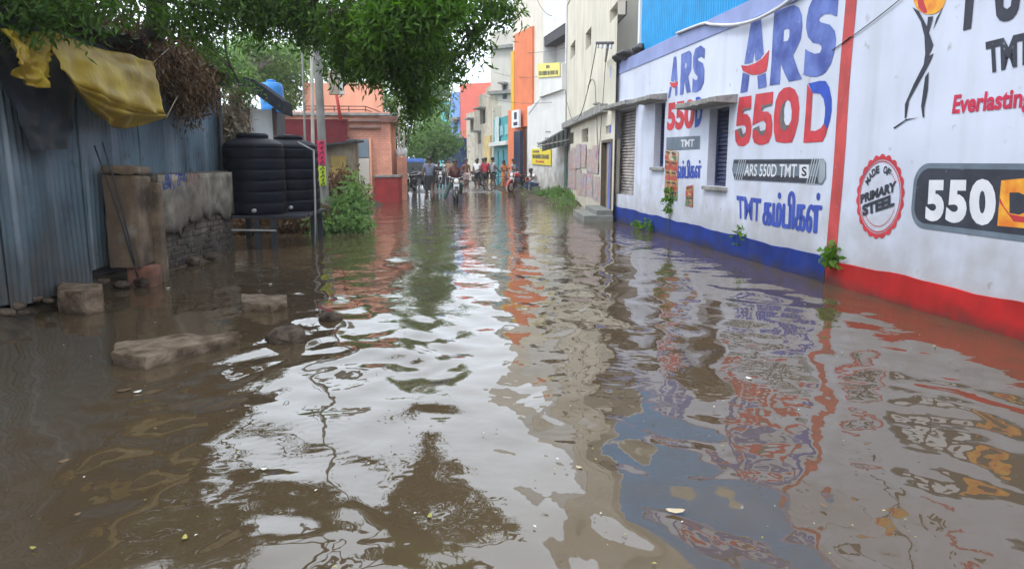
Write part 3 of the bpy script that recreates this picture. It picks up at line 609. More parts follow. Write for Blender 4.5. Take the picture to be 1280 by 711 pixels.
# faded torn handbills on the lower cream wall
m_bill = bpy.data.materials.new('handbill_print'); m_bill.use_nodes = True; MATS['bill'] = m_bill; n = m_bill.node_tree
g = n.nodes.new('ShaderNodeNewGeometry'); mp = n.nodes.new('ShaderNodeVectorMath'); mp.operation = 'MULTIPLY'; mp.inputs[1].default_value = (3, 3, 1.6)
v = n.nodes.new('ShaderNodeTexNoise'); v.inputs['Scale'].default_value = 1.1; v.inputs['Detail'].default_value = 4; v.inputs['Distortion'].default_value = .8
cr = n.nodes.new('ShaderNodeValToRGB'); e = cr.color_ramp.elements; e[0].position = .36; e[0].color = (.12, .17, .3, 1); e[1].position = .41; e[1].color = (.44, .45, .45, 1)
for p_, c_ in ((.44, (.16, .26, .2, 1)), (.465, (.55, .2, .05, 1)), (.485, (.5, .5, .47, 1)), (.515, (.45, .06, .05, 1)), (.535, (.48, .42, .34, 1)), (.565, (.12, .25, .38, 1)), (.59, (.5, .5, .5, 1)), (.63, (.36, .1, .26, 1))): x = e.new(p_); x.color = c_
n.links.new(g.outputs['Position'], mp.inputs[0]); n.links.new(mp.outputs[0], v.inputs['Vector']); n.links.new(v.outputs[0], cr.inputs[0]); n.links.new(cr.outputs[0], n.nodes['Principled BSDF'].inputs['Base Color'])
rr = random.Random(4); sA, sB = H1.sz(750, 220)[0], H1.sz(711, 210)[0]
for k in range(12):
    a = sA + (sB - sA) * (k % 6) / 6 + rr.uniform(0, .2); z = .45 + .85 * (k // 6) + rr.uniform(-.1, .1); wd_, ht = (sB - sA) / 6 * rr.uniform(.8, 1.05), rr.uniform(.75, .95); off = .01 + .003 * k
    mb = MB(); mb.grid(lambda u, vv: H1.pt(a + wd_ * u + .02 * math.sin(vv * 5 + k), z + ht * vv * (1 - .06 * abs(math.sin(u * 5 + k))), off + .004 * math.sin(6 * u + 5 * vv)), 4, 4)
    o = mb.build('handbill', m_bill, None); tag(o, ['lower', 'upper'][k // 6] + ' row torn handbill on the cream wall, ' + ['nearest the brown door', 'second from the brown door', 'third from the brown door', 'fourth from the brown door', 'fifth from the brown door', 'farthest from the brown door'][k % 6], 'poster', 'handbills pasted on the cream wall')
mb = MB(); a0, a1 = H1.sz(711, 200)[0], H1.sz(706.5, 200)[0]; mb.fbox(H1, a0, a1, .5, 2.35, .003, .012); tag(mb.build('pale_blue_bill', mat('pale_blue_paper', (.35, .42, .55), .8, .2, 6), None), 'pale blue worn notice pasted at far end of the cream wall', 'poster')
# steps below the brown door
st = thing('door_steps', 'grey concrete steps in front of the brown door', 'steps', H1.pt(.8, 0, .3))
for k, (o1, zz) in enumerate(((.45, .3), (.8, .17))):
    mb = MB(); mb.fbox(H1, door[0] - .35 - .1 * k, door[1] + .2 + .15 * k, -.25, zz - .003 * k, .012, o1); mb.build('step', mat('mossy_step', (.16, .165, .15), .8, .25, 4, .3, 30), st, bevel=.02)

# white building with balcony
G = Facade((5.40, 31.4), (4.62, 38.6), 'right'); m_ww = mat('whitewash', (.66, .66, .64), .85, .06, 1.2, .15, 40, streak=.12, streak_c=(.42, .4, .36), grime=(.2, 1.9, .75), grime_c=(.26, .24, .2))
wb = thing('white_building', 'tall white building with recessed balcony and yellow banners on its front', 'building', (5.4, 31.4, 0))
bal = hole_px(G, 679, 706.5, 38, 110); bal = (bal[0] + .02, bal[1], bal[2], bal[3])
mb = MB(); gs = G.sz(679.5, 60)[0]; gz = 4.4; front_with_holes(G, mb, 0, gs, gz, 15.2, [bal], .6); body(G, mb, 0, gs, gz, 15.2, 7); front_with_holes(G, mb, 0, G.L, -.3, gz - .004, [], .6); body(G, mb, 0, G.L, -.3, gz - .004, 7); mb.build('wall', [m_ww, m_ww], wb)
mb = MB(); mb.fbox(G, bal[0], bal[1], bal[2], bal[3], -.66, -.605); mb.build('balcony_back', mat('grey_plaster', (.45, .44, .44), .8, .1, 3), wb)
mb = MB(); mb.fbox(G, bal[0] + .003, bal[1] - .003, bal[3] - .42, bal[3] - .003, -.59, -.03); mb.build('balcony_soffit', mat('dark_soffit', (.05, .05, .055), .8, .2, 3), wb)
mb = MB(); mb.fbox(G, bal[0] + .3, bal[0] + 1.5, bal[2] + .9, bal[3] - 1.0, -.6, -.55); mb.build('balcony_door', mat('pale_door', (.52, .52, .5), .6, .05, 3), wb)
mb = MB(); mb.fbox(G, bal[0] - .12, bal[1] + .12, bal[2] - .25, bal[2] + .85, -.02, .18); mb.build('balcony_parapet', m_ww, wb, bevel=.02)
mb = MB(); q = [(661, 140), (679, 118), (706, 118), (706.5, 104), (709, 104), (709.5, 122), (679.5, 124), (662.5, 144)]
shape_on(mb, G, [(660.5, 139), (679, 115), (707.5, 112.5), (707.5, 117), (679.5, 119.5), (661.5, 143)], (), .05); mb.build('gable_trim', m_ww, wb)
mb = MB(); shape_on(mb, G, [(660.5, 143), (679, 119.6), (707.6, 117.2), (707.8, 244), (661.5, 233)], (), .025); mb.build('lower_front', m_ww, wb)
# balcony banner, wall banner with print
m_yel = mat('yellow_banner', (.72, .58, .03), .6, .08, 4); m_yel2 = mat('pale_yellow_banner', (.72, .64, .16), .6, .08, 4)
def banner(name, F, q, label, m_, off, lines, group=None):
    t = thing(name, label, 'banner', F.px(*q[0], off), group)
    p = [F.sz(*x) for x in q]
    mb = MB(); P = [F.pt(*x, off) for x in p] + [F.pt(*x, off + .03) for x in p]; mb.hexa(P); mb.build('cloth', m_, t)
    mb = MB()
    for (v0, v1, u0, u1, mi) in lines:
        k = max(3, int((u1 - u0) * 14)); x = u0
        for j in range(k):
            xa = u0 + (u1 - u0) * j / k; xb = xa + (u1 - u0) / k * random.uniform(.55, .85); C = []
            for u, v in ((xa, v0), (xb, v0), (xb, v1 - random.uniform(0, .2) * (v1 - v0)), (xa, v1)):
                w4 = [(1 - u) * (1 - v), u * (1 - v), u * v, (1 - u) * v]; C.append(F.pt(sum(w4[i] * p[i][0] for i in range(4)), sum(w4[i] * p[i][1] for i in range(4)), off + .036))
            mb.add(C, [(0, 1, 2, 3)], mi)
    o = mb.build('print', [m_navy, m_red], t); o['kind'] = 'stuff'
banner('balcony_banner', G, [(678, 97.5), (706, 95.5), (706, 78.5), (678, 80)], 'pale yellow banner hung on the balcony of the white building', m_yel2, .2, [(.14, .46, .06, .94, 0), (.62, .85, .42, .58, 0)])
banner('wall_banner', G, [(666.5, 205), (690.5, 207), (690.5, 186), (666.5, 186.5)], 'bright yellow banner low on the white building front', m_yel, .06, [(.38, .66, .08, .94, 0), (.12, .26, .25, .7, 1), (.76, .9, .1, .45, 0)])
mb = MB()
for yy, x0, x1 in ((172, 682, 690), (178, 672, 690), (184, 676, 690), (164, 683, 689)):
    for x in np.arange(x0, x1, 2.2): poly_on(mb, G, [(x, yy + 2), (x + 1.5, yy + 2), (x + 1.5, yy), (x, yy)], .032)
o = mb.build('painted_notice', m_slate, wb); o['kind'] = 'stuff'
# awning and green door between white and cream buildings
mb = MB(); P = [H1.pt(H1.L - 1.6, 2.95, .03), H1.pt(H1.L + 1.2, 2.95, .03), H1.pt(H1.L + 1.2, 2.3, 1.15), H1.pt(H1.L - 1.6, 2.3, 1.15)]
t = thing('awning', 'dark corrugated awning over the green doorway between white and cream buildings', 'awning', P[0])
mb.grid(lambda u, v: P[0].lerp(P[1], u).lerp(P[3].lerp(P[2], u), v) + Vector((0, 0, .035 * math.sin(u * 60))), 80, 2); o = mb.build('sheet', mat('dark_awning_sheet', (.06, .065, .06), .6, .3, 4, .2, 20), t)
mb = MB(); mb.tube([P[2] - Vector((0, 0, .08)), P[3] - Vector((0, 0, .08))], .03); mb.tube([P[3] - Vector((0, 0, .08)), P[0] - Vector((0, 0, .5))], .03); mb.tube([P[2] - Vector((0, 0, .08)), P[1] - Vector((0, 0, .5))], .03); mb.build('bracket', m_frame, t)
q0, q3 = P[0] + Vector((0, -.01, .02)), P[3] + Vector((0, -.01, .02)); ck = MB(); ck.grid(lambda u, v: q0.lerp(q3, u) + Vector((0, .02 * math.sin(u * 40), -v * (.35 + .35 * (1 - u)))), 30, 2); two_sided_later = ck.build('side_sheet', MATS['dark_awning_sheet'], t)
mb = MB(); mb.fbox(H1, H1.L - .9, H1.L + .05, .1, 2.2, .012, .07); mb.build('door_leaf', mat('green_door', (.05, .13, .085), .55, .25, 3, .2, 20, streak=.3), t, bevel=.01)
mb = MB(); mb.fbox(H1, H1.L - 1.5, H1.L - .95, -.1, .5, .01, .5, 0); tag(mb.build('stone_block', m_conc, None, bevel=.03), 'squat concrete block beside the green doorway', 'block')

# cream and orange building
Fo = Facade((5.02, 38.8), (4.2, 42.0), 'right'); m_or = mat('orange_wall', (.68, .19, .08), .8, .08, 1.2, .1, 40, streak=.2, streak_c=(.4, .12, .06))
m_ivory = mat('ivory_wall', (.64, .60, .52), .85, .07, 1, .15, 40, streak=.3, streak_c=(.42, .37, .3))
ob = thing('orange_building', 'tall ivory building with an orange vertical panel and yellow stripe', 'building', (5.02, 38.8, 0))
mb = MB(); front_with_holes(Fo, mb, -2.6, Fo.L, -.3, 13.5, [], .1); body(Fo, mb, -2.6, Fo.L, -.3, 13.5, 6); mb.build('wall', [m_ivory], ob)
mb = MB(); a0, z33 = Fo.sz(668, 33); a1 = Fo.sz(645.5, 33)[0]; z135 = Fo.sz(655, 136)[1]; mb.fbox(Fo, a0, a1, z135, z33, -.01, .12); mb.build('orange_panel', m_or, ob)
mb = MB(); mb.fbox(Fo, a1 + .01, a1 + .5, z135, Fo.sz(640, 66)[1], -.01, .15); mb.build('yellow_strip', mat('yellow_wall', (.68, .4, .03), .8, .08, 1.5), ob)
mb = MB(); mb.fbox(Fo, Fo.sz(656, 200)[0], Fo.sz(641, 200)[0], -.2, z135 - .003, -.01, .3); mb.build('orange_pier', m_or, ob, bevel=.02)
mb = MB(); mb.fbox(Fo, Fo.sz(668, 200)[0], Fo.sz(656.2, 200)[0], z135 - 1.0, z135 - .006, -.01, .25); mb.build('orange_lintel', m_or, ob, bevel=.02)
mb = MB(); mb.fbox(Fo, Fo.sz(660.5, 200)[0], Fo.sz(652.5, 200)[0], -.2, Fo.sz(656, 164)[1], .302, .5); mb.build('navy_pillar', mat('navy_tile', (.02, .025, .07), .3, .3, 6), ob, bevel=.02)
sg = thing('shop_sign', 'small white and navy upright sign hung on the orange building', 'sign', Fo.px(656, 150, .6)); z0_s, z1_s = Fo.sz(656, 160)[1], Fo.sz(656, 138)[1]
mb = MB(); mb.fbox(Fo, Fo.sz(660, 150)[0], Fo.sz(651, 150)[0], z0_s, z1_s, .42, .55); mb.build('board', mat('sign_white', (.7, .72, .76), .5, .05), sg, bevel=.01)
mb = MB(); a0, a1 = Fo.sz(658.6, 150)[0], Fo.sz(653.6, 150)[0]; mb.fbox(Fo, a0, a1, z0_s + .12, z0_s + .3, .552, .56); mb.fbox(Fo, a0 + .1, a1 - .1, z0_s + .45, z1_s - .12, .552, .56); mb.build('mark', m_navy, sg)

# teal gated yard
Te = Facade((4.12, 42.3), (3.55, 48.3), 'right'); m_teal = mat('teal_paint', (.02, .30, .33), .6, .15, 1.5, .15, 30, streak=.3, streak_c=(.02, .14, .16))
tb = thing('teal_house', 'low teal painted house front with white ledge beside the orange building', 'house', (4.12, 42.3, 0))
zt = Te.sz(630, 146)[1]; mb = MB(); front_with_holes(Te, mb, .0, Te.L, -.3, zt, [], .1); body(Te, mb, 0, Te.L, -.3, zt, 5); mb.build('wall', [m_teal], tb)
zl = Te.sz(628, 180)[1]; mb = MB(); mb.fbox(Te, -.05, Te.L, zl - .12, zl + .12, -.01, .35); mb.build('ledge', m_ww, tb, bevel=.02)
for k in range(3): mb = MB(); mb.fbox(Te, .4 + k * 1.9, 1.8 + k * 1.9, .05, zl - .4, .003, .06); mb.build('door', mat('teal_door', (.015, .2, .24), .5, .2, 2), tb, bevel=.01)
for k in range(3): mb = MB(); mb.fbox(Te, .5 + k * 1.9, 1.7 + k * 1.9, zl + .5, zt - .5, .003, .06); mb.build('window', mat('teal_grille', (.2, .42, .45), .5, .2, 9), tb, bevel=.01)
mb = MB(); mb.fbox(Te, 3.4, 4.8, zt - 1.5, zt + .1, .1, .14); tag(mb.build('faded_board', mat('faded_board', (.5, .58, .6), .7, .15, 3), None), 'faded pale board fixed to top of the teal house front', 'sign')

def block(name, label, A, B, z1, m_, deep, wl=(), ledges=(), parapet=True):
    F = Facade(A, B, 'right'); t = thing(name, label, 'building', (A[0], A[1], 0))
    hs = [hole_px(F, *x) for x in wl]; mb = MB(); front_with_holes(F, mb, 0, F.L, -.3, z1, hs, .25); body(F, mb, 0, F.L, -.3, z1, deep); mb.build('wall', [m_, m_], t)
    for h in hs:
        mb = MB(); mb.fbox(F, h[0], h[1], h[2], h[3], -.3, -.255); wn = mb.build('window', m_dim, t)
        mb = MB(); mb.fbox(F, h[0] - .08, h[1] + .08, h[3] + .02, h[3] + .14, -.02, .5); mb.build('sunshade', m_conc, t, bevel=.01)
        mb = MB(); sm = (h[0] + h[1]) / 2; mb.fbox(F, sm - .04, sm + .04, h[2], h[3], -.25, -.18); mb.build('frame', m_frame, wn)
    for z in ledges: mb = MB(); mb.fbox(F, -.06, F.L + .06, z, z + .22, -.02, .35); mb.build('ledge', m_conc, t, bevel=.02)
    return F, t
block('grey_tower_house', 'tall pale grey building rising behind the teal house', (5.2, 48.9), (3.5, 50.2), at_y(615, 36, 49).z, mat('pale_grey_wall', (.56, .53, .48), .85, .08, 1, .15, 40, streak=.4, streak_c=(.34, .31, .27)), 7, [(628, 634, 106, 124)], (6.0, 8.9))
m_oldc = mat('mouldy_cream_wall', (.56, .5, .4), .9, .15, 1.3, .25, 30, streak=.7, streak_c=(.22, .19, .15), fine=(3, .58, (.28, .25, .2)))
F_, t_ = block('old_cream_house', 'old stained cream house with stepped roofline at the street bend', (3.62, 49.6), (2.14, 58.5), at_y(583, 142, 58).z, m_oldc, 5, [(600, 607, 137, 155), (588, 592, 150, 164), (597, 601, 166, 180)], ())
mb = MB(); mb.fbox(F_, 0.2, 4.6, at_y(583, 142, 58).z + .004, at_y(605, 118, 53).z, -3, -.02); mb.build('upper_storey', m_oldc, t_, bevel=.03)
mb = MB(); mb.fbox(F_, 1.2, 3.4, at_y(605, 118, 53).z + .002, at_y(605, 110, 53).z, -2.6, -.3); mb.build('roof_tank_room', m_oldc, t_, bevel=.03)
mb = MB(); mb.fbox(F_, 0.5, 2.6, -.1, 3.3, .004, .12); mb.build('yellowed_front', mat('yellowed_plaster', (.58, .44, .2), .85, .15, 2, .2, 30, streak=.5, streak_c=(.25, .2, .12)), t_)
block('coral_house', 'bright coral red building behind the old cream house', (5.4, 59.0), (1.75, 61.5), at_y(590, 103, 60).z, mat('coral_wall', (.70, .17, .13), .8, .08, 1, .1, 30), 6)
block('blue_house', 'narrow mid blue building beside the coral house', (1.72, 61.8), (.98, 63.0), at_y(570, 115, 62).z, mat('mid_blue_wall', (.17, .30, .62), .8, .1, 1, .1, 30), 6, [(568, 572, 153, 165)], (at_y(570, 150, 62).z,))
block('turquoise_house', 'turquoise building at the far end of the street', (.96, 63.3), (-.3, 65.5), at_y(555, 128, 65).z, mat('turquoise_wall', (.14, .5, .5), .8, .1, 1, .1, 30), 6, [(556, 560, 140, 150)], (at_y(570, 160, 64).z,))
mb = MB(); mb.box((1.4, 60.2, 1.7), (1.6, 2.2, 3.4), .3); tag(mb.build('blue_kiosk', mat('dark_blue_kiosk', (.03, .06, .2), .6, .3, 3), None, bevel=.05), 'dark blue kiosk below the blue house at street end', 'kiosk')

# street pole against the cream building, street lamp arm and wires
m_pole = mat('grey_pole', (.22, .22, .2), .7, .2, 4, .2, 30, streak=.3)
def pole(name, label, foot, top, r, extra=None, cat='pole', group=None):
    t = thing(name, label, cat, foot, group); mb = MB(); mb.tube([foot, top], [r, r * .7], 10); mb.build('shaft', m_pole, t, smooth=True, angle=.8)
    return t
ft = H1.px(748, 205, .12); tp = H1.px(744, 107, .12)
lp = pole('lamp_pole', 'thin grey pole with curled top against the cream wall', ft, tp, .022)
mb = MB(); mb.tube(smooth_line([tp, tp + Vector((-.02, .1, .14)), tp + Vector((-.05, .35, .2)), tp + Vector((-.08, .62, .04)), tp + Vector((-.08, .64, -.04))], 5), .02); mb.build('curled_arm', m_pole, lp, smooth=True)
mb = MB(); q = H1.px(746, 130, .08); mb.box(q, (.16, .4, .05)); mb.build('bracket', m_pole, lp)
b0 = H1.px(757, 77, .05); b1 = H1.px(760, 56, .5)
t = thing('wire_bracket', 'dark crossarm bracket with insulators sticking out of the cream building', 'bracket', b0); mb = MB(); mb.tube([b0, b1], .03); mb.build('stay', m_frame, t)
mb = MB(); c0, c1 = H1.px(746, 54, .5), H1.px(766, 54, .5); mb.tube([c0, c1], .035, 6); mb.build('crossarm', m_dim, t)
for k in range(4): p = c0.lerp(c1, .1 + .27 * k); mb = MB(); mb.lathe([(.02, 0), (.035, .03), (.02, .05), (.035, .08), (.015, .1)], p + Vector((0, 0, -.13)), 8); mb.build('insulator', m_white, t, smooth=True)
def wire(a, b, sag, label, r=.008, group='wires strung across the street'):
    a, b = Vector(a), Vector(b); pts = [a.lerp(b, u) - Vector((0, 0, sag * 4 * u * (1 - u))) for u in np.linspace(0, 1, 15)]
    mb = MB(); mb.tube(pts, r, 5); o = mb.build('overhead_wire', mat('wire_black', (.03, .03, .03), .5), None); tag(o, label, 'wire', group)
wire(c0, H1.px(709, 128, .1), 1.3, 'black wire drooping down the cream building front from its crossarm', .012, None)
wire(b0, H1.px(748, 200, .05), .1, 'thin straight wire running down the cream building beside the pole', .01, None)
wire(W.px(1063, 46, .02), W.px(1052, 55, .02), 0, 'short thin wire crossing the red stripe on the wall', .006, None)
wire(W.px(1128, -3, .02), W.px(1040, 63, .012), .02, 'thin wire clipped diagonally across the white wall near the red stripe', .006, None)
for i, (x0, y0, x1, y1) in enumerate(((706, 60, 626, 60), (700, 92, 617, 90), (690, 128, 600, 118), (690, 20, 668, -8))):
    wire(G.px(x0, y0, .1), at_y(x1, y1, 49.0 if i < 3 else 36), .25, ['thin cable from white building balcony level to the grey tower house', 'thin cable passing just under the pale yellow balcony banner', 'lowest thin cable running to the old cream house', 'highest thin cable rising from white building over the orange panel'][i], .012)

# ------------------------------------------------------------------ LEFT: tin shed, tarpaulins, brick wall
SH = Facade((-4.5, 6.0), (-4.07, 14.0), 'left')
m_tin = mat('weathered_tin', (0.075, .112, .135), .5, .6, .9, .1, 25, streak=.75, streak_c=(.32, .36, .40), fine=(5, .6, (.05, .06, .07)), grime=(.1, 1.0, .6), grime_c=(.08, .065, .05))
m_blk = mat('dark_plastic_and_shade', (.012, .015, .02), .5, .3, 4, .2, 20)
ts = thing('tin_shed', 'long blue grey corrugated tin shed under the trees on the left', 'shed', SH.pt(0, 0, 0))
n_s = 17; wd = (SH.L + 5.4) / n_s
for k in range(n_s):
    a0 = -5.4 + wd * k; mb = MB(); nn = 44; lean = random.uniform(-.02, .02); zb = .1 + random.uniform(-.06, .06) + (.0 if a0 < 3.0 else .12); off = .012 * (k % 2)
    P = []
    for z in np.linspace(zb, 3.05, 6):
        for i in range(nn + 1):
            P.append(SH.pt(a0 + (wd + .04) * i / nn + lean * (z - 1), z, off + .014 * math.sin(2 * math.pi * i / nn * 8) + .03 * math.sin(z * 1.4 + k * 2.1) * math.sin(i / nn * 3.1)))
    mb.add(P, [(j * (nn + 1) + i, j * (nn + 1) + i + 1, (j + 1) * (nn + 1) + i + 1, (j + 1) * (nn + 1) + i) for j in range(5) for i in range(nn)])
    mb.build('tin_sheet', m_tin, ts, smooth=True)
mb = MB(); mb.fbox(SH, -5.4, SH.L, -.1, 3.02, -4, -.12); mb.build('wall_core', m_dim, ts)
mb = MB(); mb.grid(lambda u, v: SH.pt(-5.4 + (SH.L + 5.5) * u, 3.1 + .45 * v + .04 * math.sin(u * 30), .45 - 4 * v) + Vector((0, 0, .02 * math.sin(u * 260))), 260, 3)
mb.grid(lambda u, v: SH.pt(-5.4 + (SH.L + 5.5) * u, 3.04 + .45 * v + .04 * math.sin(u * 30), .44 - 4 * v), 40, 3); mb.build('roof_sheet', mat('old_asbestos', (.1, .095, .085), .9, .3, 3, .3, 20), ts)
mb = MB(); mb.tube([SH.pt(SH.L - .12, -.1, .1), SH.pt(SH.L - .12, 3.1, .1)], .05); mb.build('corner_post', mat('dark_iron', (.03, .028, .028), .6, .3, 5), ts, smooth=True)
# hanging sheet over an opening; its dark top stands in for eave shade
mb = MB(); q = [SH.sz(*p) for p in ((2, 55), (96, 58), (91, 160), (84, 187), (41, 187), (26, 150), (6, 92))]
def sag(name, loops, material, off0, off1, nu=20, parent=None, wr=.02, seed=0):
    """loft between px polylines hung in front of the shed"""
    L = []
    for pl, o in loops:
        pts = smooth_line(pl, 6); m_ = len(pts); idx = [i * (m_ - 1) / nu for i in range(nu + 1)]; r = []
        for x in idx: i = min(int(x), m_ - 2); f = x - i; r.append(SH.px(pts[i][0] * (1 - f) + pts[i + 1][0] * f, pts[i][1] * (1 - f) + pts[i + 1][1] * f, o))
        L.append(r)
    mb = MB(); nv = (len(L) - 1) * 8; V = []
    for j in range(nv + 1):
        x = j / 8; i = min(int(x), len(L) - 2); f = x - i
        for c in range(nu + 1):
            p = L[i][c].lerp(L[i + 1][c], f); nz_ = mnoise.noise(Vector((c / nu * 7 + seed, j / nv * 1.6, seed))); n2 = mnoise.noise(Vector((c / nu * 5 + j / nv * 6, j / nv * 7 - c / nu * 4, seed + 4))); n3 = abs(mnoise.noise(Vector((c / nu * 3 - j / nv * 2, j / nv * 5, seed + 9)))); p = p + SH.n * (wr * 2.4 * nz_ + wr * 1.1 * n2 - wr * 2.2 * n3); V.append(p)
    mb.add(V, [(j * (nu + 1) + i, j * (nu + 1) + i + 1, (j + 1) * (nu + 1) + i + 1, (j + 1) * (nu + 1) + i) for j in range(nv) for i in range(nu)])
    return mb.build(name, material, parent, smooth=True)
o = sag('eave_shade_sheet', [([(-14, 46), (45, 48), (99, 56)], .06), ([(-4, 88), (45, 100), (96, 110)], .12), ([(24, 148), (55, 152), (91, 150)], .2), ([(40, 186), (60, 188), (85, 186)], .25)], m_blk, 0, 0, 16, None, .02, 3)
tag(o, 'dark plastic sheet hanging over an opening in the tin shed, its top standing in for eave shade', 'tarpaulin')
m_tarp = mat('yellow_tarpaulin', (.36, .22, .008), .5, .3, 2.6, .5, 14, c2=(.5, .36, .025), streak=.4, streak_c=(.2, .11, .02), fine=(7, .64, (.2, .12, .03)))
def two_sided(o, d=.008):
    md = o.modifiers.new('thickness', 'SOLIDIFY'); md.thickness = d; return o
o = sag('yellow_tarpaulin', [([(63, 40), (80, 44), (110, 57), (150, 66), (180, 74), (192, 78)], .46), ([(70, 62), (90, 74), (125, 82), (160, 92), (185, 98), (198, 104)], .58), ([(80, 86), (100, 102), (130, 118), (165, 132), (190, 138), (205, 140)], .66), ([(84, 96), (104, 115), (135, 134), (165, 142), (192, 145), (210, 145)], .60), ([(94, 116), (112, 136), (136, 156), (158, 161), (180, 156), (209, 146)], .42)], m_tarp, 0, 0, 36, None, .03, 1)
two_sided(o, .005); tag(o, 'large yellow tarpaulin sagging from the shed eave with folded lower edge', 'tarpaulin', 'yellow tarpaulins on the shed')
o = sag('yellow_tarpaulin', [([(8, 36), (25, 38), (45, 40), (66, 40)], .44), ([(20, 60), (32, 64), (46, 62), (67, 60)], .52), ([(26, 80), (38, 86), (52, 84), (66, 76)], .56), ([(28, 98), (40, 107), (55, 110), (62, 96)], .5)], m_tarp, 0, 0, 18, None, .045, 8)
two_sided(o); tag(o, 'smaller crumpled yellow tarpaulin piece bunched left of the large sheet', 'tarpaulin', 'yellow tarpaulins on the shed')

# low brick wall with faded lettering
m_brk = mat('old_limewashed_brick', (.12, .085, .06), .9, .3, 3, .6, 30, c2=(.23, .18, .135), grime=(.2, 1.15, .85), grime_c=(.04, .03, .022), fine=(3.2, .57, (.28, .245, .2)))
BW = Facade((-4.02, 10.7), (-3.78, 13.55), 'left'); bw = thing('brick_wall', 'low whitewashed brick wall with faded blue lettering beside the tanks', 'wall', (-4.02, 10.7, 0))
mb = MB(); mb.fbox(BW, .01, BW.L - .01, -.3, 1.42, -.2, -.012); mb.build('core', mat('dark_mortar', (.12, .098, .075), .95, .3, 8, .4, 50, grime=(.1, 1., .6), grime_c=(.04, .035, .03)), bw)
bme = None; bl, bh = .232, .085
for r_ in range(17):
    zc = -.06 + r_ * .0875; c_ = 0
    x = -.116 if r_ % 2 else 0
    while x < BW.L - .02:
        a0, a1 = max(x, 0), min(x + bl - .012, BW.L)
        if a1 - a0 > .05:
            full = abs(a1 - a0 - (bl - .012)) < .01
            if full and bme: o = bpy.data.objects.new('brick', bme); col.objects.link(o)
            else:
                mb = MB(); hw = (a1 - a0) / 2; mb.box((0, 0, 0), (2 * hw, .1, bh - .012), 0, 0, .004); o = mb.build('brick', m_brk, None, bevel=.008, seg=1)
                if full: bme = o.data
            o.parent = bw; o.location = BW.pt((a0 + a1) / 2, zc, -.045 + random.uniform(-.02, .012)) - bw.location; o.rotation_euler = (random.uniform(-.06, .06), random.uniform(-.02, .02), math.atan2(BW.d.y, BW.d.x) + random.uniform(-.03, .03))
        x += bl
mb = MB(); m_fade = mat('faded_blue_lettering', (.05, .08, .26), .9, .4, 9, .1, 50, fine=(16, .6, (.26, .22, .19)))
text_on(mb, BW, [(199, 240), (227, 238), (227, 216), (199, 217)], "அரசு", .015, .06); mb.build('lettering', m_fade, bw)
mb = MB(); text_on(mb, BW, [(229, 235), (245, 234), (245, 217), (229, 217.5)], "மது", .015, .06); mb.build('lettering', mat('faded_red_lettering', (.25, .1, .08), .9, .4, 9, .1, 50, fine=(16, .52, (.26, .22, .19))), bw)
pc = MB(); nc_ = 44
for i in range(nc_ + 1):
    a = .015 + (BW.L - .03) * i / nc_; zb = .66 + .2 * mnoise.noise(Vector((a * 2.2, 3, 0))) + .1 * mnoise.noise(Vector((a * 9, 7, 0))) - (.12 if a < .6 else 0)
    for j in range(9): z = zb + (1.40 - zb) * j / 8; pc.v.append(BW.pt(a, z, .034 + .012 * mnoise.noise(Vector((a * 3, z * 3, 1)))))
pc.f = [[i * 9 + j, (i + 1) * 9 + j, (i + 1) * 9 + j + 1, i * 9 + j + 1] for i in range(nc_) for j in range(8)]; pc.m = [0] * len(pc.f)
o = pc.build('plaster_coat', mat('faded_plaster', (.17, .145, .115), .9, .35, 3.2, .5, 28, c2=(.31, .265, .20), streak=.5, streak_c=(.07, .055, .04), fine=(6, .62, (.09, .07, .05)), grime=(.5, 1.1, .7), grime_c=(.07, .052, .036)), bw, smooth=True)
md = o.modifiers.new('thickness', 'SOLIDIFY'); md.thickness = .02; md.offset = 1
# concrete pillar stump and post
cp = thing('concrete_pillar', 'broad stained concrete pillar stump with rusty cables leaning on it', 'pillar', (-4.0, 9.55, 0))
m_pil = mat('stained_concrete', (.12, .08, .05), .9, .4, 2.5, .6, 25, c2=(.24, .17, .105), streak=.85, streak_c=(.075, .042, .025), fine=(4, .6, (.27, .24, .2)), grime=(.0, .6, .7), grime_c=(.05, .035, .025))
PF = Facade((-3.98, 9.3), (-3.93, 10.1), 'left')
pl0 = at_y(132, 300, 9.45).x; pr0 = at_y(173, 300, 9.45).x; zt = at_y(160, 208, 9.45).z; zm = at_y(160, 335, 9.45).z
def worn_box(name, lo, hi, material, parent, amp=.02, seed=0, cuts=7, bev=.03):
    bm = bmesh.new(); bmesh.ops.create_cube(bm, size=1)
    for v in bm.verts: v.co = Vector([lo[i] + (v.co[i] + .5) * (hi[i] - lo[i]) for i in range(3)]) - wloc(parent)
    bmesh.ops.bevel(bm, geom=list(bm.edges), offset=bev, segments=2, profile=.6, affect='EDGES'); bmesh.ops.subdivide_edges(bm, edges=bm.edges, cuts=cuts, use_grid_fill=True)
    for v in bm.verts: v.co += mnoise.noise_vector(v.co * 4 + Vector((seed, 0, 0))) * amp + mnoise.noise_vector(v.co * 13 + Vector((0, seed, 0))) * amp * .5
    for f in bm.faces: f.smooth = True
    me = bpy.data.meshes.new(name); bm.to_mesh(me); bm.free(); me.materials.append(material); o = bpy.data.objects.new(name, me); col.objects.link(o); o.parent = parent; return o
worn_box('shaft', (pl0 + .01, 9.45, zm), (pr0, 9.98, zt - .11), m_pil, cp, .028, 2)
worn_box('cap', (pl0 - .005, 9.42, zt - .10), (pr0 + .02, 10.0, zt), m_pil, cp, .022, 5, 5)
mb = MB(); mb.box((pl0 + .3, 9.75, (zm - .25) / 2 - .002), (.34, .4, zm + .25), .1, 0, .03); mb.build('broken_foot', mat('exposed_brick', (.2, .085, .055), .9, .35, 6, .5, 30, grime=(-.05, .2, .7), grime_c=(.05, .03, .02)), cp, bevel=.03)
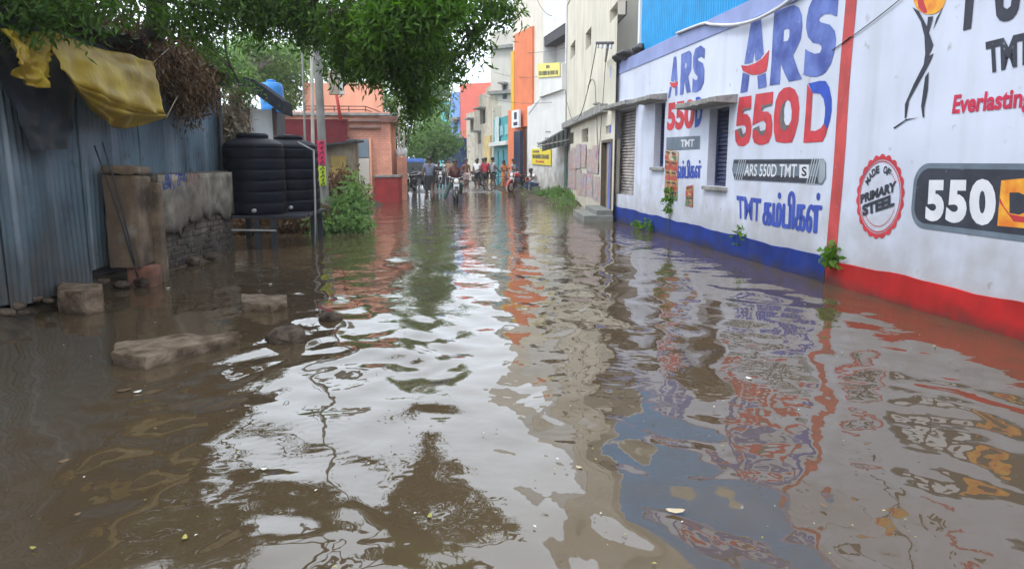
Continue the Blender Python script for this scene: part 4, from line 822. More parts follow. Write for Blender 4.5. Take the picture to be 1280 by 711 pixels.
mb = MB(); mb.box((pr0 - .1, 9.8, (zm - .25) / 2 - .002), (.18, .4, zm + .25), .1, 0, .03); mb.build('broken_foot', m_pil, cp, bevel=.03)
o1, o2 = at_y(186, 300, 9.9), at_y(201, 300, 9.9); mb = MB(); mb.box(((o1.x + o2.x) / 2, 10.0, .52), (o2.x - o1.x, .16, 1.6), 0, 0, .02)
tag(mb.build('stone_post', m_pil, None, bevel=.03), 'narrow broken stone post close behind the concrete pillar', 'post')
for i, (p, q) in enumerate((((118, 182), (172, 347)), ((128, 178), (168, 330)))):
    a = at_y(*p, 9.35 if i == 0 else 9.3); b_ = at_y(*q, 9.3 if i == 0 else 9.25); mb = MB(); pts = [a.lerp(b_, u) + Vector((.03 * math.sin(u * 3.1), 0, -.05 * math.sin(u * 3.14))) for u in np.linspace(0, 1, 12)]
    mb.tube(pts, .010, 6); tag(mb.build('black_cable', m_blk, None, smooth=True), ['black cable leaning across the pillar from top left, longer one', 'shorter black cable leaning on the pillar inside the longer one'][i], 'cable', 'cables leaning on the pillar')

# bank rubble, slabs and stones in the water
m_stone = mat('wet_grey_stone', (.12, .078, .048), .8, .35, 7, .9, 30, c2=(.23, .17, .12), spec=.2, grime=(-.02, .06, .8), grime_c=(.05, .036, .026), fine=(11, .62, (.1, .075, .06)))
m_stone2 = mat('rough_brown_stone', (.06, .042, .03), .85, .4, 9, 1., 34, c2=(.13, .095, .07), spec=.2, grime=(-.02, .04, .8), grime_c=(.04, .03, .022))
def slab(name, label, cat, foot, z0, z1, material, rough=.012, seed=1, bev=.03, cuts=4):
    bm = bmesh.new(); n = len(foot); B = [bm.verts.new((*p, z0)) for p in foot]; T = [bm.verts.new((p[0], p[1], z1 + random.uniform(-.012, .012))) for p in foot]
    bm.faces.new(B[::-1]); bm.faces.new(T)
    for i in range(n): bm.faces.new((B[i], B[(i + 1) % n], T[(i + 1) % n], T[i]))
    bmesh.ops.recalc_face_normals(bm, faces=bm.faces)
    bmesh.ops.bevel(bm, geom=list(bm.edges), offset=bev, segments=2, profile=.6, affect='EDGES', clamp_overlap=True)
    bmesh.ops.triangulate(bm, faces=bm.faces); bmesh.ops.subdivide_edges(bm, edges=bm.edges, cuts=cuts, use_grid_fill=True)
    for v in bm.verts:
        v.co += mnoise.noise_vector(v.co * 6 + Vector((seed, 0, 0))) * rough * .7 + mnoise.noise_vector(v.co * 19 + Vector((seed, 5, 0))) * rough * .45 + mnoise.cell_vector(v.co * 14) * rough * .12
    for f in bm.faces: f.smooth = True
    for e in bm.edges:
        if len(e.link_faces) == 2 and e.calc_face_angle(0) > .42: e.smooth = False
    me = bpy.data.meshes.new(name); bm.to_mesh(me); bm.free(); me.materials.append(material); o = bpy.data.objects.new(name, me); col.objects.link(o)
    return tag(o, label, cat)
def xy(px, py, z=0): p = at_z(px, py, z); return (p.x, p.y)
ZS = .1
slab('stone_slab', 'long pointed stone slab lying in the shallow water, nearest the camera', 'slab', [xy(140, 455), xy(181, 463), xy(232, 449), xy(300, 431), xy(270, 424, .05), xy(225, 431), xy(145, 441)], -.12, ZS, m_stone, .03, 1, .015, 5)
slab('broken_block', 'pale square broken block with hollow top standing in water', 'block', [xy(301, 389), xy(341, 391), xy(359, 388), xy(358, 379), xy(330, 378), xy(303, 379)], -.15, .095, m_stone, .03, 4, .012, 5)
def boulder(name, label, px, py, rx, ry, rz, seed, material=m_stone2, zc=.02):
    p = at_z(px, py); mb = MB(); mb.ball((p.x, p.y + ry * .8, zc), (rx, ry, rz), n=26, k=16); o = mb.build(name, material, None, smooth=True)
    for v in o.data.vertices:
        d = v.co - Vector((p.x, p.y + ry * .8, zc)); v.co += mnoise.noise_vector(v.co * 5 + Vector((seed, 0, 0))) * rx * .34 + mnoise.noise_vector(v.co * 17 + Vector((seed, 3, 0))) * rx * .13 + mnoise.noise_vector(v.co * 40) * rx * .05
        if v.co.z > zc + rz * .62: v.co.z = zc + rz * .62 + (v.co.z - zc - rz * .62) * .35   # broken flat on top
    bm = bmesh.new(); bm.from_mesh(o.data)
    for e in bm.edges:
        if len(e.link_faces) == 2 and e.calc_face_angle(0) > .4: e.smooth = False
    bm.to_mesh(o.data); bm.free()
    return tag(o, label, 'rock')
boulder('rock', 'rough dark brown rock between the broken block and bright water', 357, 429, .18, .16, .14, 3)
boulder('rock', 'small low dark rock just right of the rough brown rock', 411, 402, .125, .1, .08, 9)
bs = slab('stone_block', 'squared grey stone block on the bank below the tin sheets', 'block', [xy(72, 384, .06), xy(108, 386, .06), xy(129, 382, .06), xy(130, 374, .06), xy(75, 372, .06)], -.05, .24, m_stone, .015, 7)
rb_spots = [(88, 352, .16), (100, 345, .11), (75, 358, .12), (108, 352, .09), (20, 398, .07), (45, 390, .06), (5, 408, .08), (60, 392, .05), (122, 352, .12), (150, 362, .09), (30, 408, .05), (196, 340, .12), (215, 336, .1), (240, 332, .12), (262, 326, .1), (128, 366, .07), (176, 360, .1)]
RUB = ['dark lump above the squared stone block at its left', 'small lump heaped above the middle of the squared block', 'mud lump touching the upper left corner of the squared block', 'little stone at the upper right of the squared block', 'rounded stone on the bank edge near the left frame side', 'stone at the foot of the second tin sheet', 'largest muddy stone at the left end of the bank',
  'small stone left of the squared block on the bank', 'pebble sized lump between squared block and pillar foot', 'stone leaning at the left of the pillar foot', 'lowest stone on the bank edge at far left', 'stone under the left end of the brick wall', 'second lump along the foot of the brick wall', 'third lump along the foot of the brick wall', 'lump below the right end of the brick wall', 'tiny lump right of the squared block', 'lump at the right of the pillar foot']
for i, (px, py, r) in enumerate(rb_spots):
    o = boulder('rubble_stone', 'muddy rubble lump on the dark bank under the tin shed', px, py, r, r * .9, r * .7, 20 + i, m_stone2, .13 if px < 150 else .06); o['group'] = 'rubble stones along the left bank'; o['category'] = 'stone'
    o['label'] = RUB[i]

# ------------------------------------------------------------------ LEFT: water tanks
m_tank = mat('black_polythene', (.005, .006, .011), .55, .3, 3, .05, 30, spec=.14, fine=(5, .68, (.03, .03, .04)))
m_iron = mat('dark_stand_iron', (.022, .024, .032), .6, .3, 5, .2, 20)
def tank(cx, cy, label):
    zb, zt, r = .62, 1.86, .55; t = thing('water_tank', label, 'water tank', (cx, cy, zb), 'black water tanks on the stand')
    prof = [(r * .97, zb)]; z = zb + .03
    for k in range(6):
        prof += [(r, z + .01), (r + .007, z + .05), (r + .007, z + .13), (r, z + .17), (r - .014, z + .185)]; z += .2
    prof += [(r, zt), (r * .97, zt + .04), (r * .8, zt + .1), (r * .45, zt + .16), (r * .42, zt + .165)]
    mb = MB(); mb.lathe(prof, (cx, cy, 0), 40); mb.build('body', m_tank, t, smooth=True, angle=.6)
    mb = MB(); mb.lathe([(r * .5, zt + .14), (r * .52, zt + .2), (r * .46, zt + .235), (.02, zt + .25)], (cx, cy, 0), 28); mb.build('lid', m_tank, t, smooth=True, angle=.6)
    mb = MB(); mb.tube([(cx + .1, cy - r - .0, zb + .09), (cx + .1, cy - r - .1, zb + .09)], .035, 10); mb.build('outlet', mat('pale_pvc', (.4, .4, .38), .5, .1), t, smooth=True)
    return t
tank(-3.46, 14.05, 'nearer black ribbed water tank on left of the iron stand'); tank(-2.99, 14.95, 'farther black ribbed water tank partly hidden behind the first one')
sd_ = thing('tank_stand', 'dark iron stand holding two black water tanks above the flood', 'stand', (-3.2, 14.4, 0))
for x, y in ((-3.92, 13.6), (-3.05, 13.55), (-2.5, 14.5), (-3.95, 15.3), (-2.52, 15.4), (-3.35, 13.58)):
    mb = MB(); mb.box((x, y, .18), (.1, .1, .76)); mb.build('leg', m_iron, sd_, bevel=.008)
for i in range(5): mb = MB(); mb.box((-3.25 + .02 * i, 13.65 + .42 * i, .59), (1.55, .3, .055), -.03 * i); mb.build('plank', m_iron, sd_, bevel=.006)
mb = MB(); mb.tube([(-3.9, 13.52, .36), (-3.0, 13.5, .34)], .02); mb.build('brace', mat('pale_pipe', (.3, .29, .27), .6, .2), sd_)
mb = MB(); mb.tube([at_y(372, 178, 14.3), at_y(392, 188, 14.3) , at_y(394, 260, 14.3), at_y(394, 312, 14.3)], .02, 6); tag(mb.build('thin_pipe', mat('pale_pipe2', (.35, .34, .32), .6, .2), None, smooth=True), 'thin pale pipe standing beside the farther water tank', 'pipe')

# ------------------------------------------------------------------ LEFT: white shack, drum, poles
Ws = Facade((-6.6, 19.2), (-4.16, 19.0), 'left'); m_shk = mat('pale_plaster', (.50, .50, .47), .85, .1, 1.5, .2, 40, streak=.4, streak_c=(.25, .22, .19))
sk = thing('white_shack', 'pale plastered shack with a black sloping roof behind the tanks', 'shack', (-5.3, 19.3, 0))
mb = MB(); mb.prism([(-7.2, 19.0), (-4.72, 19.0), (-4.72, 20.4), (-7.2, 20.4)], -.2, 2.95); mb.build('wall', m_shk, sk)
x0, x1 = at_y(313, 150, 18.98).x, at_y(341, 150, 18.98).x
mb = MB(); mb.box(((x0 + x1) / 2, 19.05, 1.38), (x1 - x0, .1, 2.95)); mb.build('front_panel', mat('pale_panel', (.58, .6, .6), .7, .08, 2, .1), sk)
mb = MB(); mb.box((x1 + .05, 18.95, 1.4), (.09, .09, 3.0)); mb.build('post', mat('brown_post', (.08, .05, .04), .7, .3), sk); mb = MB(); mb.box((x0 - .05, 18.95, 1.4), (.09, .09, 3.0)); mb.build('post', MATS['brown_post'], sk)
mb = MB(); r0 = at_y(356, 127, 18.6); mb.hexa([Vector(p) for p in ((-7.4, 18.3, 3.5), (-4.6, 18.3, 3.5), (r0.x, 18.5, r0.z - .1), (-7.4, 18.5, 3.3), (-7.4, 22.5, 3.75), (-4.4, 22.5, 3.75), (r0.x, 22.5, r0.z + .1), (-7.4, 22.4, 3.8))])
mb = MB(); za, zc = at_y(318, 100, 18.4).z, r0.z; mb.add([(-7.4, 18.2, za + .9), (at_y(318, 100, 18.4).x, 18.2, za), (r0.x, 18.4, zc), (r0.x, 22.6, zc), (-4.9, 22.6, za), (-7.4, 22.6, za + .9)] , [])
P = [(-7.4, za + .75), (at_y(318, 100, 18.4).x, za), (r0.x, zc)]; V = []
for y in (18.3, 19.5):
    for x, z in P: V += [(x, y, z), (x, y, z - .32)]
mb = MB(); mb.add(V, [(0, 2, 8, 6), (2, 4, 10, 8), (1, 3, 9, 7)[::-1], (3, 5, 11, 9)[::-1], (0, 1, 3, 2), (2, 3, 5, 4), (6, 7, 9, 8)[::-1], (8, 9, 11, 10)[::-1], (4, 5, 11, 10), (0, 1, 7, 6)]); mb.build('roof', mat('black_roof_sheet', (.018, .02, .028), .95, .3, 3, .2, 20, spec=.1), sk)
dr = thing('blue_drum', 'bright blue water drum standing on the roof behind the black eave', 'water tank', (-5.0, 23.5, 3.2)); d0, d1 = at_y(321, 110, 23.5), at_y(350, 110, 23.5)
mb = MB(); rr_ = (d1.x - d0.x) / 2; cxd = (d0.x + d1.x) / 2; zt = at_y(340, 103, 23.5).z; m_bt = mat('blue_plastic', (.02, .2, .55), .4, .15, 2)
pr = [(rr_ * .96, 3.1)]
for k in range(5): z = 3.15 + k * (zt - 3.3) / 5; pr += [(rr_, z), (rr_ * 1.03, z + .06), (rr_ * 1.03, z + .14), (rr_, z + .2)]
pr += [(rr_, zt - .1), (rr_ * .9, zt), (.1, zt + .05)]; mb.lathe(pr, (cxd, 23.9, 0), 28); mb.build('body', m_bt, dr, smooth=True, angle=.6)
mb = MB(); mb.lathe([(rr_ * .4, zt + .0), (rr_ * .42, zt + .1), (.05, zt + .12)], (cxd, 23.9, 0), 20); mb.build('lid', m_bt, dr, smooth=True, angle=.6)
mb = MB(); mb.box((cxd, 24.0, 2.45), (rr_ * 1.7, rr_ * 1.7, 1.28)); mb.build('base', m_dim, dr)

f = at_z(408, 284, .1)
up_ = thing('utility_pole', 'grey concrete utility pole carrying pink and yellow plates', 'utility pole', (f.x, f.y, 0))
mb = MB(); mb.tube([(f.x, f.y, -.2), (f.x - .06, f.y, 8.0)], [.098, .075], 12); mb.build('shaft', m_pole, up_, smooth=True, angle=.8)
def plate(y0, y1, m_, mk, nm):
    z1, z0 = at_y(407, y0, f.y).z, at_y(407, y1, f.y).z; mb = MB(); mb.box((f.x - .02, f.y - .125, (z0 + z1) / 2), (.16, .02, z1 - z0)); p = mb.build(nm, m_, up_, bevel=.004)
    k = 5
    for i in range(k):
        zz = z0 + (z1 - z0) * (i + .5) / k; mb = MB()
        if mk: mb.tube([(f.x - .06 + .03 * (i % 2), f.y - .14, zz - .03), (f.x + .01, f.y - .14, zz + .035), (f.x + .03 - .03 * (i % 2), f.y - .14, zz - .02)], .012, 5); mb.build('mark', m_navy, p)
plate(176, 206, mat('pink_plate', (.68, .04, .12), .5, .1, 6), True, 'pink_plate'); plate(208, 232, mat('lime_plate', (.55, .68, .03), .5, .1, 6), True, 'lime_plate')
b0 = at_y(414, 104, f.y - .15); mb = MB(); mb.box((b0.x + .06, b0.y, b0.z), (.22, .16, .5)); mb.build('meter_box', mat('tan_box', (.36, .3, .24), .6, .15, 4), up_, bevel=.01)
mb = MB(); mb.box((b0.x + .22, b0.y + .02, b0.z - .04), (.1, .14, .42)); mb.build('meter_box', mat('white_box', (.6, .6, .58), .6, .08, 4), up_, bevel=.01)
for i, (px, py, top, Y, r, lb) in enumerate(((390, 232, 55, 19.0, .05, 'slim pale straight pole just left of the plated pole'), (381, 200, 60, 21.0, .035, 'thin dark leaning pole left of the slim pale pole'), (498, 200, 112, 32, .055, 'pale thin pole behind the pink gate post, left of a pair'), (504, 200, 120, 33, .05, 'pale thin pole behind the pink gate post, right of a pair'))):
    a = at_y(px, py, Y); b_ = at_y(px + (1 if i != 1 else -3), top, Y); t = pole('thin_pole', lb, Vector((a.x, a.y, 0)), b_ + Vector((0, 0, .8)), r, group='thin poles on the left side')
    if i in (0, 2, 3): t.children[0].data.materials[0] = mat('pale_pole', (.45, .43, .38), .7, .15, 4, streak=.2)

# ------------------------------------------------------------------ LEFT: salmon building
m_sal = mat('salmon_brickwork', (.68, .31, .215), .85, .14, 2, .25, 40, brick=((.42, .42, .45), .24, .09, 0), streak=.3, streak_c=(.3, .12, .08))
m_salp = mat('salmon_plaster', (.70, .36, .25), .85, .1, 1.2, .2, 40, streak=.3, streak_c=(.4, .2, .14))
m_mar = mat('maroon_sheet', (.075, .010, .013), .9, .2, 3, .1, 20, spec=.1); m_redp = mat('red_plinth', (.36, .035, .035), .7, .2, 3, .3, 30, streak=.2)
sb = thing('salmon_building', 'salmon brick building with maroon awning and roof railing on the left', 'building', (-3.8, 29.2, 0))
zp = at_y(400, 152, 29).z; xl, xr = -7.8, at_y(489, 180, 29).x
mb = MB(); mb.prism([(xl, 29), (xr, 29), (xr - .25, 35), (xl, 35)], -.25, at_y(470, 178, 29).z); mb.build('lower_wall', m_sal, sb)
zq = at_y(470, 178, 29).z; mb = MB(); mb.prism([(xl, 29.03), (xr - .02, 29.03), (xr - .28, 34.9), (xl, 34.9)], zq + .003, at_y(470, 140, 29).z); mb.build('upper_wall', m_sal, sb)
mb = MB(); zt = at_y(420, 104, 33).z; mb.prism([(at_y(380, 104, 33).x, 33), (at_y(477, 104, 33).x, 33), (at_y(477, 104, 33).x - .3, 38), (at_y(380, 104, 33).x, 38)], zq + .2, zt); mb.build('rear_block', m_salp, sb, bevel=.02)
z150 = at_y(400, 150, 29).z; z175 = at_y(400, 182, 28.2).z
mb = MB(); xa, xb = at_y(341, 160, 28.6).x, at_y(434, 160, 28.6).x; mb.hexa([Vector(p) for p in ((xa, 28.2, z175), (xb, 28.2, z175), (xb, 28.25, z175), (xa, 28.25, z175), (xa, 28.9, z150), (xb, 28.9, z150), (xb, 28.95, z150 + .02), (xa, 28.95, z150 + .02))]); mb.build('awning_sheet', m_mar, sb)
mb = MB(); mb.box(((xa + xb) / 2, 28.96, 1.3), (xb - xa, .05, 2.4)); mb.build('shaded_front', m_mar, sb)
mb = MB(); zz = at_y(400, 143, 29).z; mb.box(((xl + xr) / 2, 28.96, zz), (xr - xl + .1, .2, .1)); mb.build('coping', m_conc, sb, bevel=.015)
for i in range(2): mb = MB(); zz = at_y(455, 150 + 8 * i + 1, 29).z; mb.box((at_y(463, 150, 29).x - .2, 28.9, zz), (1.2, .16, .09)); mb.build('string_course', mat('weathered_trim', (.2, .12, .1), .8, .2, 4), sb, bevel=.01)
# door, upper pane
dx0, dx1 = at_y(437, 220, 28.9).x, at_y(462, 220, 28.9).x; dz0, dz1, dz2 = at_y(450, 247, 28.9).z, at_y(450, 198, 28.9).z, at_y(450, 174, 28.9).z
mb = MB(); mb.box(((dx0 + dx1) / 2, 28.95, (dz0 + dz1) / 2), (dx1 - dx0, .08, dz1 - dz0)); dd = mb.build('door', mat('cream_door', (.58, .52, .45), .6, .06, 2), sb, bevel=.01)
mb = MB(); mb.box(((dx0 + dx1) / 2, 28.95, (dz1 + dz2) / 2 + .01), (dx1 - dx0, .08, dz2 - dz1 - .03)); mb.build('pane', mat('grey_blue_pane', (.17, .22, .26), .35, .1, 3), sb, bevel=.01)
for i, x in enumerate((dx0 - .06, dx1 + .06)): mb = MB(); mb.box((x, 28.93, (dz0 + dz2) / 2), (.09, .12, dz2 - dz0 + .06)); mb.build('door_post', m_salp, sb, bevel=.01)
# porch with red plinth, slab, columns
px0, px1 = at_y(470, 230, 29).x, at_y(508, 230, 30.5).x
mb = MB(); mb.prism([(px0, 28.7), (px1 - .25, 29.0), (px1, 31.6), (px0, 31.6)], -.25, at_y(485, 222, 29).z); mb.build('plinth', m_redp, sb, bevel=.03)
mb = MB(); z0p = at_y(485, 222, 29).z; mb.prism([(px0 - .05, 28.65), (px1 - .2, 28.95), (px1 + .03, 31.6), (px0 - .05, 31.6)], z0p + .002, z0p + .1); mb.build('plinth_top', m_conc, sb, bevel=.02)
zs = at_y(486, 154, 29.4).z; mb = MB(); mb.prism([(at_y(475, 150, 29.2).x, 28.8), (at_y(497, 150, 29.2).x, 28.9), (at_y(500, 150, 31).x, 31.4), (at_y(475, 150, 29.2).x, 31.4)], zs, zs + .22); mb.build('porch_slab', mat('dark_red_slab', (.2, .09, .075), .8, .2, 3, .2), sb, bevel=.02)
for px in (479, 492): a = at_y(px, 200, 29.4 if px == 479 else 30.6); mb = MB(); mb.box((a.x, a.y, (zs + z0p) / 2 + .05), (.2, .2, zs - z0p - .12)); mb.build('column', m_salp, sb, bevel=.015)
gp = thing('gate_pillar', 'salmon brick gate pillar with white bundle on top beside the street', 'pillar', (px1 + .05, 30.2, 0)); zg = at_y(500, 196, 30).z
mb = MB(); mb.prism([(at_y(495.5, 200, 29.9).x, 29.9), (at_y(507, 200, 29.9).x, 30.0), (at_y(508.5, 200, 32).x, 32.0), (at_y(497, 200, 32).x, 32)], -.25, zg); mb.build('shaft', m_sal, gp, bevel=.02)
for i in range(3): mb = MB(); mb.ball((at_y(498 + 3.5 * i, 190, 30.5).x, 30.4 + .3 * i, zg + .16 + .05 * (i % 2)), (.12, .12, .22)); o = mb.build('white_bundle', mat('white_bags', (.62, .64, .66), .7, .1, 6), None, smooth=True); rough_up(o, .06, 6, i); tag(o, ['left white plastic bundle on the salmon gate pillar', 'middle white plastic bundle on the salmon gate pillar', 'right white plastic bundle on the salmon gate pillar'][i], 'bag', 'white bundles on the gate pillar')
# roof railing and red pipe
zr0, zr1 = at_y(440, 141, 29).z, at_y(440, 133, 29.1).z; m_rust = mat('rusty_rail', (.2, .08, .06), .7, .3, 5)
for i, z in enumerate((zr1, (zr0 + zr1) / 2)): mb = MB(); mb.tube([(at_y(382, 133, 29.15).x, 29.15, z), (at_y(457, 133, 29.15).x, 29.15, z), (at_y(474, 140, 31).x, 33, z)], .025, 6); mb.build('rail', m_rust, sb)
for px in (382, 395, 418, 436, 457): a = at_y(px, 138, 29.15); mb = MB(); mb.tube([(a.x, 29.15, zr0 - .15), (a.x, 29.15, zr1 + .02)], .025, 6); mb.build('rail_post', m_rust, sb)
mb = MB(); mb.tube([at_y(417, 97, 29.0), at_y(426, 151, 28.7)], .06, 8); tag(mb.build('red_pipe', mat('bright_red_paint', (.42, .03, .03), .5, .15), None, smooth=True), 'slanting red pole leaning on the salmon building roof', 'pole')
# rusty yellow cabin under a tilted sheet
cbn = thing('rusty_cabin', 'rusty ochre tin cabin with tilted roof sheet behind the plated pole', 'cabin', at_y(425, 245, 25)); cx0, cx1 = at_y(394, 200, 25).x, at_y(440, 200, 25).x
zt0, zt1 = at_y(394, 186, 25).z, at_y(440, 178, 25).z; mb = MB(); mb.hexa([Vector(p) for p in ((cx0, 25, -.2), (cx1, 25, -.2), (cx1, 27, -.2), (cx0, 27, -.2), (cx0, 25, zt0), (cx1, 25, zt1), (cx1, 27, zt1), (cx0, 27, zt0))]); mb.build('body', mat('rusty_ochre_tin', (.2, .16, .1), .8, .4, 2, .3, 20, c2=(.3, .26, .19), streak=.6, streak_c=(.12, .06, .03)), cbn)
mb = MB(); a = at_y(413, 195, 24.98); b_ = at_y(434, 225, 24.98); mb.box(((a.x + b_.x) / 2, 24.985, (a.z + b_.z) / 2), (b_.x - a.x, .04, a.z - b_.z)); pn = mb.build('panel', mat('ochre_panel', (.34, .24, .06), .7, .25, 3, .2), cbn, bevel=.01)
mb = MB(); mb.hexa([Vector(p) for p in ((cx0 - .3, 24.6, zt0 - .02), (cx1 + .2, 24.6, zt1 + .01), (cx1 + .2, 27.2, zt1 + .05), (cx0 - .3, 27.2, zt0 + .02), (cx0 - .3, 24.6, zt0 + .05), (cx1 + .2, 24.6, zt1 + .08), (cx1 + .2, 27.2, zt1 + .12), (cx0 - .3, 27.2, zt0 + .09))]); mb.build('roof_sheet', m_iron, cbn)

# ------------------------------------------------------------------ TREES and PLANTS  (leaves are real faces)
M_LEAF = leaf_mat('green_leaves', (.022, .062, .011), (.095, .18, .024), .42); M_LEAF_B = leaf_mat('bright_leaves', (.04, .10, .012), (.11, .23, .025), .42)
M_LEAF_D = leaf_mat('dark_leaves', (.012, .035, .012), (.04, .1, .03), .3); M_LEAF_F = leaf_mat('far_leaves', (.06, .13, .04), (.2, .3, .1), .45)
M_DRY = leaf_mat('dry_vine_leaves', (.06, .03, .014), (.2, .12, .06), .2); M_PALE = leaf_mat('pale_dry_leaves', (.15, .11, .07), (.36, .3, .2), .2)
m_bark = mat('dark_bark', (.055, .042, .032), .9, .3, 4, .6, 20)
def leaves(name, blobs, n, ln, wdt, material, parent=None, seed=0, droop=.3, clump=.16, per=16, hang=False):
    """many small folded leaves in loose clumps through ellipsoid volumes"""
    r = np.random.RandomState(seed); C = np.array([b[0] for b in blobs]); Rd = np.array([b[1] for b in blobs]); vol = (Rd[:, 0] * Rd[:, 1] * Rd[:, 2]) ** .75; nc = max(1, n // per)
    pick = r.choice(len(blobs), nc, p=vol / vol.sum()); d = r.normal(size=(nc, 3)); d /= np.linalg.norm(d, axis=1)[:, None]; rad = r.rand(nc) ** .45
    cc = C[pick] + d * Rd[pick] * rad[:, None]; tone_c = r.rand(nc)
    idx = np.repeat(np.arange(nc), per); N = len(idx); off = r.normal(size=(N, 3)) * clump; 
    if hang: off[:, 2] = -np.abs(off[:, 2]) * 2.5
    p = cc[idx] + off
    a = r.normal(size=(N, 3)); a[:, 2] -= droop * 2; a /= np.linalg.norm(a, axis=1)[:, None]; bq = np.cross(a, r.normal(size=(N, 3))); bq /= np.linalg.norm(bq, axis=1)[:, None]; nn = np.cross(a, bq)
    L = (ln * (.6 + .8 * r.rand(N)))[:, None]; Wd = (wdt * (.6 + .8 * r.rand(N)))[:, None]
    V = np.stack([p, p + a * L * .45 + bq * Wd * .5 + nn * Wd * .18, p + a * L - nn * Wd * .2, p + a * L * .45 - bq * Wd * .5 + nn * Wd * .18], 1).reshape(-1, 3)
    q = np.arange(N * 4).reshape(N, 4); me = bpy.data.meshes.new(name); T = np.stack([q[:, [0, 1, 2]], q[:, [0, 2, 3]]], 1).reshape(-1, 3)
    if parent is not None: V = V - np.array(wloc(parent))
    me.vertices.add(len(V)); me.vertices.foreach_set('co', V.ravel().astype(np.float32)); me.loops.add(T.size); me.loops.foreach_set('vertex_index', T.ravel().astype(np.int32))
    me.polygons.add(len(T)); me.polygons.foreach_set('loop_start', np.arange(0, T.size, 3, dtype=np.int32)); me.update(calc_edges=True)
    at = me.attributes.new('tone', 'FLOAT', 'FACE'); tn = np.clip(.6 * tone_c[idx] + .45 * r.rand(N), 0, 1); at.data.foreach_set('value', np.repeat(tn, 2).astype(np.float32))
    me.materials.append(material); o = bpy.data.objects.new(name, me); col.objects.link(o); o['kind'] = 'stuff'
    if parent is not None: o.parent = parent
    return o, cc
def pb(px, py, Y, rp, sq=1.0, dep=1.0):
    c = at_y(px, py, Y); r = rp / F_PX * Y; return (tuple(c), (r, r * dep, r * sq))
def tree(name, label, foot, limbs, crowns, group=None, twigs=26, tr=.16):
    t = thing(name, label, 'tree', foot, group); foot = Vector(foot); mb = MB()
    for k, (pts, r0, r1) in enumerate(limbs):
        sp = smooth_line([tuple(p) for p in pts], 5); sp = [Vector(p) + mnoise.noise_vector(Vector(p) * 1.3) * .06 for p in sp]
        mb2 = MB(); mb2.tube(sp, list(np.linspace(r0, r1, len(sp))), 9); mb2.build('trunk' if k == 0 else 'limb', m_bark, t, smooth=True)
    ends = [Vector(p) for pts, _, _ in limbs for p in smooth_line([tuple(x) for x in pts], 4)[2:]]; tw = MB()
    for (blobs, n, ln, wdt, m_, sd2, cl) in crowns:
        o, cc = leaves('crown', blobs, n, ln, wdt, m_, t, sd2, clump=cl)
        for c in cc[::max(1, len(cc) // twigs)]:
            c = Vector(c); e = min(ends, key=lambda q: (q - c).length); m1 = e.lerp(c, .5) + Vector((random.uniform(-.2, .2), random.uniform(-.2, .2), .15)); tw.tube([e, m1, c], [.03, .018, .006], 5, cap=False)
    if tw.v: o = tw.build('twigs', m_bark, t); o['kind'] = 'stuff'
    return t
# one big tree behind the shed: its limbs roof the near bank and hang low over the street
def mp(px, py, r, sq=1.0, dy=0.0): return pb(px, py, 8.7 + dy, r, sq, 1.3)
mainb = [mp(500, 26, 46, .8), mp(440, 36, 40, .8, .5), mp(530, 58, 34, .9, -.3), mp(470, 72, 30, .7), mp(432, 78, 20, .6, .4), mp(515, 90, 26, .9, .3), mp(520, 124, 16, 1.3, .5), mp(516, 148, 7, 1.2, .5),
         mp(545, 8, 27, .7), mp(588, 2, 20, .5), mp(620, 8, 20, .7), mp(638, 16, 9, 1.), mp(594, 48, 14, 1.5, .3), mp(563, 72, 12, 1.6, .4), mp(572, 95, 6, 1.4, .5), mp(488, 98, 10, .7), mp(395, 42, 20, .7, 1), mp(380, 18, 28, .7, 1)]
topb = [((-2.2, 8.8, 3.75), (1.2, 1.2, .35)), ((-.8, 8.7, 3.8), (.9, 1.0, .3)), ((.2, 8.8, 3.75), (.6, .8, .25))]
br_b = [pb(500, 10, 7.6, 32, .6), pb(548, 4, 7.5, 30, .5), pb(525, 38, 7.8, 17, .8), pb(475, 25, 7.6, 18, .8), pb(478, 33, 7.2, 5, .8)]  # sunlit upper clumps: their brightness is put into the leaf colour
ovb = [((-5.8, 9.0, 6.0), (2.2, 4.5, 1.3)), ((-4.4, 6.0, 6.3), (1.5, 3.2, .9)), ((-6.5, 13.5, 5.6), (2.2, 2.4, 1.2)), ((-4.6, 12.2, 5.6), (1.6, 2.0, .7)), ((-5.6, 2, 6.2), (2.6, 3.5, 1.2)), ((-5.0, -2.0, 6.6), (2.4, 2.6, 1.0)), ((-3.6, 8.2, 4.6), (1.2, 1.6, .6))]
visb = [pb(30, 8, 7.6, 30, .7), pb(62, 20, 7.7, 13, .8), pb(8, 24, 7.6, 14, .5), pb(100, 6, 7.6, 34, .5), pb(250, 20, 9.5, 30, .7), pb(300, 10, 9.5, 30, .7), pb(338, 28, 10, 24, .6), pb(300, 50, 10.5, 14, .7), pb(360, 10, 9.5, 24, .7), pb(200, 6, 9, 26, .5), pb(140, 6, 8.5, 22, .4), pb(275, 92, 13.4, 12, .9), pb(306, 116, 14.2, 9, 1.3), pb(330, 3, 9.5, 30, .5), pb(255, 62, 12, 14, .6)]
F2 = Vector((-6.1, 12.2, .1))
